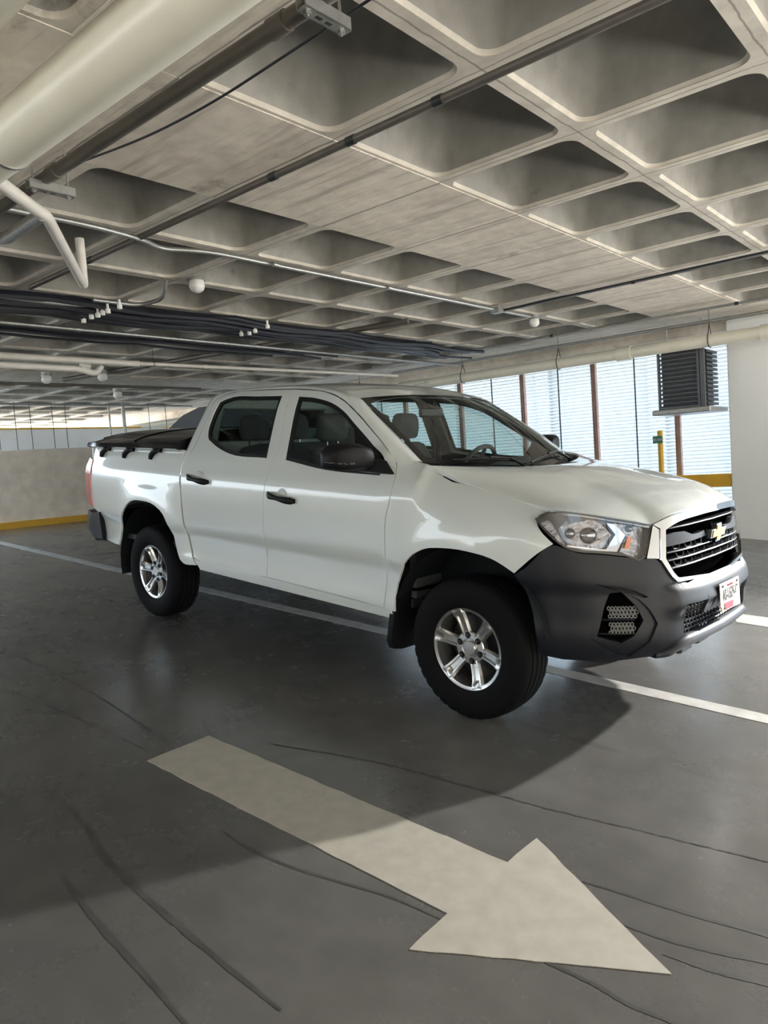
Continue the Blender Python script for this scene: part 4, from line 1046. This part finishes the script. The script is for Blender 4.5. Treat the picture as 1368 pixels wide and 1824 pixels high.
# ---------------------------------------------------------------- headlamps
HL = [(-6.39, 1.087), (-6.0, 1.109), (-5.25, 1.123), (-4.7, 1.115), (-4.04, 1.098), (-3.34, 1.076), (-2.68, 1.054), (-3.12, .906), (-3.7, .918), (-4.44, .932), (-5.07, .938), (-5.44, .951), (-5.78, .987), (-6.11, 1.038)]
for sg in (-1, 1):
    T = (lambda p: p) if sg < 0 else mir
    hl = panel('headlamp', smooth_poly(T(HL), True, 3, 35), [], nose_map(-.055), (.15, .03), M['gloss'], TR, 0, OF, rim=False)
    panel('lamp_edge', smooth_poly(T(HL), True, 3, 35), [inset(smooth_poly(T(HL), True, 3, 35), .009)], nose_map(.001), (.1, .02), M['gloss'], hl, .06, OF)
    panel('reflector_bowl', smooth_poly(T([(-5.50, 1.045), (-4.88, 1.068), (-4.16, 1.062), (-3.86, 1.010), (-4.25, .950), (-5.36, .955)]), True, 4, 30), [], nose_map(-.045), (.1, .02), M['reflector'], hl, 0, OF, rim=False)
    panel('side_reflector', smooth_poly(T([(-6.20, 1.062), (-5.75, 1.062), (-5.55, .99), (-5.40, .950), (-5.62, .972), (-6.0, 1.03)]), True, 3, 30), [], nose_map(-.03), (.1, .02), M['reflector'], hl, 0, OF, rim=False)
    panel('inner_reflector', smooth_poly(T([(-3.72, 1.062), (-2.82, 1.035), (-3.05, .925), (-3.72, .930), (-3.42, 1.005)]), True, 3, 30), [], nose_map(-.045), (.1, .02), M['reflector'], hl, 0, OF, rim=False)
    panel('lower_strip', T([(-5.45, .958), (-4.44, .942), (-3.86, .936), (-3.86, .944), (-4.44, .950), (-5.38, .966)]), [], nose_map(-.016), (.1, .02), M['chrome'], hl, .01, OF)
    panel('chevron_trim', T([(-3.99, 1.066), (-3.76, 1.061), (-3.52, 1.010), (-3.86, .938), (-4.2, .946), (-3.80, 1.014)]), [], nose_map(-.018), (.08, .02), M['chrome'], hl, .015, OF)
    panel('turn_signal', T([(-3.41, 1.002), (-3.31, .999), (-3.46, .945), (-3.59, .948)]), [], nose_map(-.03), (.05, .02), M['amber'], hl, .01, OF)
    for q, z, r in ((-4.62, 1.005, .040), (-5.22, 1.015, .026), (-3.30, 1.035, .018)):
        b = MB(); c = Vector(nose_map(-.05)(q if sg < 0 else -q, z)); e = (Vector(nose_map(0)(q if sg < 0 else -q, z))-c).normalized()
        sd = e.cross(Vector((0, 0, 1))).normalized(); rings = []
        for k in range(9):
            a = k/8*math.pi/2; rings.append([c+e*(.028*math.sin(a))+(sd*math.cos(t)+Vector((0, 0, 1))*math.sin(t))*(r*math.cos(a)+.0004) for t in [i*math.pi/9 for i in range(18)]])
        b.loft(rings); b.build('bulb_lens', M['chrome'], hl)
    panel('lamp_cover', inset(smooth_poly(T(HL), True, 3, 35), .006), [], nose_map(-.001), (.1, .02), M['lampcl'], hl, 0, OF, rim=False)
# ---------------------------------------------------------------- mirrors
for sg in (-1, 1):
    r = []
    secs = [(-.925, .045, .040, -.655, 1.335), (-.945, .080, .058, -.68, 1.350), (-1.00, .088, .072, -.70, 1.360), (-1.08, .088, .076, -.715, 1.361), (-1.13, .080, .070, -.73, 1.357), (-1.160, .055, .050, -.745, 1.350), (-1.172, .02, .02, -.75, 1.345)]
    for y, hx_, hz_, cx, cz in secs:
        ring = []
        for k in range(20):
            a = k*math.pi/10; c_, s_ = math.cos(a), math.sin(a)
            ring.append((cx+hx_*math.copysign(abs(c_)**.55, c_), -sg*y, cz+hz_*math.copysign(abs(s_)**.45, s_)))
        r.append(ring)
    b = MB(); b.loft(r if sg < 0 else [q_[::-1] for q_ in r], caps=True); mr = b.build('side_mirror', M['gloss'] if False else M['matt'], TR, auto=45)
    b = MB(); b.loft([[(cx, sg*y, z) for cx, z in ((-.50, 1.262), (-.66, 1.262), (-.70, 1.30), (-.62, 1.345), (-.56, 1.335))] if True else None for y in (.885, .905)]+[[(cx, sg*.955, z) for cx, z in ((-.62, 1.275), (-.72, 1.275), (-.74, 1.31), (-.68, 1.335), (-.62, 1.32))]], caps=True)
    b.build('mirror_foot', M['matt'], mr, auto=40)
    b = MB(); P = [(-.628, sg*1.0, 1.330), (-.632, sg*1.08, 1.327), (-.655, sg*1.135, 1.328), (-.70, sg*1.168, 1.330), (-.755, sg*1.172, 1.332)]
    b.tube(arc_pts(P, .03), [.006]*3+[.008]*(len(arc_pts(P, .03))-3), 8); b.build('mirror_signal', M['chrome'], mr)
    sail = [(-.70, 1.405), (-.592, 1.339), (-.583, 1.32), (-.604, 1.256), (-.83, 1.262), (-.76, 1.33)]
    panel('mirror_sail', smooth_poly(sail, True, 3, 30), [], side_map(sg), (.05, .04), M['matt'], mr, .01, OF, off=-.004)
# ---------------------------------------------------------------- bed: tonneau cover, tailgate, bumper
def ton(u, v):
    a = abs(u); x = -2.70+(-4.22+2.70)*v
    zr = 1.405; crown = .112*(1-a**3.0)**.8
    fr = 1-smoothstep(.86, 1.0, v)*.75
    return (x, u*(.905-.03*smoothstep(.8, 1, v)), zr+crown*fr)
b = MB(); NU, NV = 40, 24; rows = [[ton(-1+2*i/NU, j/NV) for i in range(NU+1)] for j in range(NV+1)]
b.loft(rows, closed=False)
edge = [rows[0][i] for i in range(NU+1)]+[rows[j][NU] for j in range(1, NV+1)]+[rows[NV][i] for i in range(NU-1, -1, -1)]+[rows[j][0] for j in range(NV-1, 0, -1)]
b.loft([edge, [(p[0], p[1]*1.012, 1.372) for p in edge], [(p[0], p[1]*.98, 1.36) for p in edge]])
tc = b.build('tonneau_cover', M['gloss'], TR, auto=50)
for v in (.45,):
    b = MB(); P = [Vector(ton(-.97+1.94*i/24, v))+Vector((0, 0, .004)) for i in range(25)]; b.tube(P, .004, 6); b.build('cover_rib', M['matt'], tc)
b = MB(); P = [Vector(ton(.9*(-1+2*i/16), .90))+Vector((0, 0, .003)) for i in range(17)]; b.tube(P, .006, 6); b.build('cover_strip', M['silver'], tc)
b = MB(); b.box(-4.33, -.80, .80, -4.26, .80, 1.385, c=.02); b.build('tailgate', M['paint'], TR, auto=40)
b = MB()
pr_ = [(-.935, [(-3.965, .80), (-3.925, .57), (-4.06, .565), (-4.16, .66), (-4.10, .79)]), (-.90, [(-3.97, .81), (-3.93, .55), (-4.13, .535), (-4.30, .64), (-4.24, .80)]),
       (-.80, [(-4.0, .81), (-3.95, .535), (-4.20, .515), (-4.405, .64), (-4.36, .79)]), (-.4, [(-4.0, .81), (-3.95, .535), (-4.24, .515), (-4.45, .63), (-4.42, .80)])]
rr = [[(x, y, z) for x, z in p] for y, p in pr_]; rr = rr+[[(x, -y, z) for x, y, z in r] for r in reversed(rr)]
b.loft(rr, caps=True); b.build('rear_bumper', M['bump'], TR, auto=35)
b = MB(); b.box(-4.24, -.86, .60, -2.70, .86, .64); b.box(-2.72, -.86, .60, -2.69, .86, 1.36); b.build('bed_floor', M['frame'], TR, smooth=False)
# ---------------------------------------------------------------- underside, arches, flaps
b = MB()
for y in (-.42, .42): b.box(-4.1, y-.05, .42, .70, y+.05, .56)
b.box(-2.65, -.80, .50, -.45, .80, .55); b.box(-.45, -.55, .50, .70, .55, 1.05); b.box(-2.3, -.35, .36, -1.2, .1, .50)
for x in (-2.0, -1.2): b.box(x-.04, -.80, .44, x+.04, .80, .50)
b.tube([(-3.155, -.70, .37), (-3.155, .70, .37)], .045, 12); b.tube([(0, -.70, .36), (0, .70, .36)], .035, 12)
b.lathe([(-.14, .05), (-.06, .12), (.06, .12), (.14, .05)], (-3.155, 0, .37), 'y', 16); b.tube([(-2.9, .3, .40), (-1.0, .25, .42)], .035, 10)
b.build('chassis', M['frame'], TR, auto=40)
for cx in (0, -3.155):
    for sg in (-1, 1):
        R = .50; rings = []
        for k in range(19):
            a = math.radians(14+178*k/18); rings.append([(cx+R*math.cos(a)*1.0, sg*y, .40+R*math.sin(a)*1.02) for y in (.915, .78, .58)])
        b = MB(); b.loft(rings, closed=False)
        AA = [math.radians(14+178*k/18) for k in range(19)]
        b.add([(cx+R*math.cos(a), sg*.58, .40+R*1.02*math.sin(a)) for a in AA]+[(cx, sg*.58, .40)], [(i, i+1, 19) for i in range(18)])
        b.build('wheel_arch_liner', M['liner'], TR, auto=40)
b = MB()
for sg in (-1, 1):
    pass
for cx, x0, x1, z0, z1 in ((0, -.525, -.40, .275, .60), (-3.155, -3.70, -3.56, .35, .60)):
    for sg in (-1, 1):
        b = MB(); fl = [(x0, z1), (x0-.012, z0+.06), (x0+.03, z0), (x1+.06 if cx == 0 else x1+.05, z0+.05), (x1+.02, z1)]
        # the flap hangs across the truck behind the wheel, with its outer edge turned back
        ring1 = [(x0+.02, sg*(.915 if cx == 0 else .875), z1), (x0-.005, sg*(.935 if cx == 0 else .89), z0+.05), (x0+.005, sg*(.925 if cx == 0 else .885), z0+.01), (x0+.02, sg*.87, z0), (x0+.03, sg*.66, z0), (x0+.05, sg*.66, z1)]
        ring2 = [(x+.035, y, z) for x, y, z in ring1]
        b.loft([ring1, ring2], caps=True); mf = b.build('mud_flap', M['matt'], TR, auto=30)
# ---------------------------------------------------------------- wheels
def build_wheel():
    tb = MB(); NS = 144
    half = [(-.098, .212), (-.104, .218), (-.110, .228), (-.119, .250), (-.1225, .285), (-.120, .318), (-.114, .340)]
    lug = [(-.110, .350), (-.102, .361), (-.093, .3665)]
    tread = [(-.080, .3700), (-.064, .3718), (-.063, .3630), (-.056, .3630), (-.055, .3725), (-.026, .3740), (-.025, .3650), (-.018, .3650), (-.017, .3745), (.0, .3745)]
    prof = [(y, r, 0) for y, r in half]+[(y, r, 1) for y, r in lug]+[(y, r, 0) for y, r in tread]
    prof = prof+[(-y, r, k) for y, r, k in reversed(prof[:-1])]
    rings = []
    for y, r, k in prof:
        rings.append([((r-(.007 if k and (t % 4) in (0,) else 0))*math.cos(t*2*math.pi/NS), y, (r-(.007 if k and (t % 4) in (0,) else 0))*math.sin(t*2*math.pi/NS)) for t in range(NS)])
    tb.loft([r[::-1] for r in rings])
    w_ = link('wheel', tb.v, tb.f, M['rubber'], None, None, (0, 0, 0), True, None, 40)
    def sub(name, b, m, auto=30):
        o = link(name, b.v, b.f, m, None, None, (0, 0, 0), True, None, auto); o.parent = w_; return o
    b = MB(); b.lathe([(-.096, .200), (-.101, .2145), (-.104, .2205), (-.101, .2235), (-.094, .2225)], (0, 0, 0), 'y', 72); b.lathe([(-.096, .200), (-.070, .196), (.02, .188), (.09, .19), (.10, .215)], (0, 0, 0), 'y', 72)
    for k in range(6):
        a0 = k*math.pi/3; rings = []
        for r, y, hw in ((.050, -.064, .026), (.072, -.072, .031), (.100, -.075, .032), (.135, -.080, .0335), (.170, -.089, .037), (.186, -.097, .0405), (.200, -.102, .042), (.2085, -.102, .040)):
            prof2 = [(-.82, .045), (-1, .014), (-.74, .0), (-.50, .0), (-.32, .011), (.32, .011), (.50, .0), (.74, 0), (1, .014), (.82, .045)]
            g = 1 if r < .185 else .3
            rings.append([(t*hw, y+(d if d > .02 else (d*g if abs(t) < .5 else d)), r) for t, d in prof2])
        rot_ = [[(x*math.cos(a0)+z*math.sin(a0), y, -x*math.sin(a0)+z*math.cos(a0)) for x, y, z in ring] for ring in rings]
        b.loft(rot_, caps=True)
    b.lathe([(-.03, .088), (-.066, .088), (-.071, .083), (-.072, .052), (-.068, .046), (-.068, .001)], (0, 0, 0), 'y', 48)
    sub('rim', b, M['silver'], 28)
    b = MB(); b.lathe([(-.066, .0405), (-.078, .040), (-.082, .036), (-.0825, .001)], (0, 0, 0), 'y', 36); sub('hub_cap', b, M['silver'])
    b = MB()
    for k in range(6):
        a = k*math.pi/3+math.radians(8); x, z = .068*math.sin(a), .068*math.cos(a)
        b.lathe([(-.0720, .0175), (-.0742, .0165), (-.0742, .0001)], (x, 0, z), 'y', 14)
    sub('lug_hole_shade', b, M['matt'])  # flat black discs on the hub stand for shade inside the lug holes
    b = MB()
    for k in range(6):
        a = k*math.pi/3+math.radians(8); x, z = .068*math.sin(a), .068*math.cos(a)
        b.lathe([(-.070, .0095), (-.082, .0090), (-.086, .006), (-.087, .0001)], (x, 0, z), 'y', 6)
    sub('lug_nut', b, M['brake'])
    b = MB(); b.lathe([(.0, .165), (.012, .165), (.012, .06), (.0, .06)], (0, 0, 0), 'y', 40); b.lathe([(-.03, .06), (.05, .06)], (0, 0, 0), 'y', 24, caps=True)
    b.box(-.14, -.02, -.09, -.06, .04, .09, c=.01)
    sub('brake_disc', b, M['brake'])
    b = MB(); b.lathe([(.04, .19), (.041, .001)], (0, 0, 0), 'y', 32); sub('inner_shade', b, M['matt'])
    return w_
w0 = build_wheel()
def put_wheel(o, x, y, ang, flip):
    o.parent = TR
    o.matrix_parent_inverse = Matrix.Identity(4)
    o.matrix_basis = Matrix.Translation((x+1.6, y, .3745)) @ (Matrix.Rotation(math.pi, 4, 'Z') if flip else Matrix.Identity(4)) @ Matrix.Rotation(math.radians(ang), 4, 'Y')
kids = [c for c in bpy.data.objects if c.parent == w0]
for x, y, ang, fl in ((-3.155, -.795, -24, False), (0, .795, 13, True), (-3.155, .795, 40, True)):
    c = w0.copy(); COL.objects.link(c)
    for k in kids:
        d = k.copy(); COL.objects.link(d); d.parent = c
    put_wheel(c, x, y, ang, fl)
put_wheel(w0, 0, -.795, -19, False)
# ---------------------------------------------------------------- cab interior
b = MB(); b.box(-2.60, -.80, .56, -.42, .80, .62); b.box(-.47, -.80, .6, -.42, .80, 1.10); b.build('cab_floor', M['trim'], TR, smooth=False)
def dash(u, v):
    a = abs(u); x = -.30-.12*u*u-.42*v; z = 1.235+.035*u*u+.028*math.sin(v*math.pi)-(.10*max(0, v-.75)/.25)
    z += .035*math.exp(-((u-.47)/.2)**2)*math.sin(min(1, v*1.2)*math.pi)
    return (x, .74*u, z)
b = MB(); rows = [[dash(-1+2*i/24, j/10) for i in range(25)] for j in range(11)]; b.loft(rows, closed=False)
b.loft([rows[-1], [(p[0]+.02, p[1], p[2]-.15) for p in rows[-1]], [(p[0]+.15, p[1], .75) for p in rows[-1]]], closed=False)
b.build('dashboard', M['trim'], TR, auto=50)
b = MB(); c = Vector((-.86, .36, 1.20)); n_ = Vector((-.90, 0, .42)).normalized(); s1 = Vector((0, 1, 0)); s2 = n_.cross(s1).normalized()
ring = [c+(s1*math.cos(t)+s2*math.sin(t))*.19 for t in [i*math.pi/18 for i in range(37)]]
b.tube(ring, .016, 8, caps=False)
for t in (0, math.pi, -math.pi/2): b.tube([c+(s1*math.cos(t)+s2*math.sin(t))*.18, c], .014, 6)
b.lathe([(0, .055), (.03, .04)], tuple(c), 'x', 16, caps=True); b.tube([c, c-n_*.25], .03, 8)
b.build('steering_wheel', M['trim'], TR)
b = MB(); b.box(-.985, -.125, 1.575, -.955, .115, 1.640, c=.012); b.tube([(-.97, 0, 1.64), (-.955, 0, 1.70)], .010, 8); b.build('rear_view_mirror', M['matt'], TR, auto=40)
def seat(cx, cy, w_, name='seat', head=((0,),)):
    b = MB()
    def cush(pts, hw, r):
        rings = []
        for (x, z, t, k) in pts:      # centre line, half thickness, width factor
            rings.append([(x+t*math.cos(a)*.9, cy+hw*k*math.copysign(abs(math.sin(a))**.45, math.sin(a)), z+(t*math.cos(a)*.25)) for a in [i*math.pi/9 for i in range(18)]])
        b.loft(rings, caps=True)
    cush([(cx-.02, .82, .06, .9), (cx-.05, .95, .09, 1), (cx-.10, 1.12, .085, 1), (cx-.15, 1.28, .065, .95), (cx-.18, 1.37, .045, .8), (cx-.185, 1.39, .02, .6)], w_, .1)
    b.box(cx, cy-w_, .62, cx+.48, cy+w_, .84, c=.05)
    s = b.build(name, M['seat'], TR, auto=50)
    for (o,) in head:
        h = MB(); rings = []
        for (z, t, k) in ((1.42, .03, .75), (1.44, .05, .92), (1.50, .058, 1), (1.56, .055, .97), (1.60, .04, .85), (1.612, .02, .6)):
            rings.append([(cx-.185+t*math.cos(a), cy+o+.135*k*math.copysign(abs(math.sin(a))**.6, math.sin(a)), z) for a in [i*math.pi/9 for i in range(18)]])
        h.loft(rings, caps=True); hr = h.build('headrest', M['seat'], s, auto=50)
        h = MB()
        for q in (-.05, .05): h.tube([(cx-.185, cy+o+q, 1.34), (cx-.185, cy+o+q, 1.44)], .007, 8)
        h.build('headrest_posts', M['chrome'], s)
seat(-1.36, -.38, .25); seat(-1.36, .38, .25)
seat(-2.22, 0, .66, 'rear_bench', ((-.40,), (.40,), (0,)))
b = MB(); b.tube(arc_pts([(-1.60, -.72, 1.66), (-1.60, -.80, 1.40), (-1.58, -.80, .75)], .05), .018, 6); b.tube(arc_pts([(-1.60, .72, 1.66), (-1.60, .80, 1.40), (-1.58, .80, .75)], .05), .018, 6)
b.build('seat_belt', M['trim'], TR)
# ---------------------------------------------------------------- dark car parked beyond, only its roof and windscreen show over the cover
SV = empty('parked_car', (-6.2, 3.0, 0), 'dark parked car whose roof and windscreen show behind the pickup cab', 'car')
def loft_car(name, prof, ys, m, parent, taper=None):
    b = MB(); rings = []
    for y, k, dz in ys: rings.append([(x*k+(-6.6)*(1-k), y, z*(1 if z < .7 else 1)+dz*max(0, z-.9)) for x, z in prof])
    b.loft(rings, caps=True); return b.build(name, m, parent, auto=40)
M['carp'] = mat('dark_car_paint', (.008, .008, .010), .45, spec=.25)
loft_car('body', [(-9.4, .35), (-9.45, .75), (-9.3, .98), (-8.6, 1.08), (-4.9, 1.10), (-4.6, 1.0), (-4.55, .45), (-4.7, .35)], [(2.15, .97, 0), (2.22, 1, 0), (3.8, 1, 0), (3.87, .97, 0)], M['carp'], SV)
loft_car('cabin', [(-8.7, 1.07), (-8.2, 1.50), (-7.75, 1.71), (-7.3, 1.82), (-6.4, 1.86), (-5.4, 1.82), (-4.85, 1.65), (-4.65, 1.08)], [(2.25, .98, -.02), (2.42, 1, 0), (3.6, 1, 0), (3.77, .98, -.02)], M['carp'], SV)
b = MB(); b.add([(-8.68, 2.36, 1.12), (-8.68, 3.66, 1.12), (-8.22, 3.58, 1.51), (-8.22, 2.44, 1.51)], [(0, 1, 2, 3)]); b.build('car_windscreen', M['lampcl'] if False else mat('car_glass', (.25, .28, .27), .05, coat=1), SV, smooth=False)
b = MB(); b.add([(-8.45, 2.235, 1.18), (-5.0, 2.235, 1.18), (-5.2, 2.335, 1.62), (-7.0, 2.345, 1.72), (-7.75, 2.335, 1.62)], [(0, 1, 2, 3, 4)]); b.build('side_window', mat('car_side_glass', (.05, .06, .06), .05, coat=1), SV, smooth=False)
for x in (-8.55, -5.5):
    for y in (2.18, 3.65):
        b = MB(); b.lathe([(0, .20), (.0, .33), (.03, .345), (.17, .345), (.20, .33), (.20, .2)], (x, y, .345), 'y', 32); b.build('car_wheel', M['rubber'], SV)
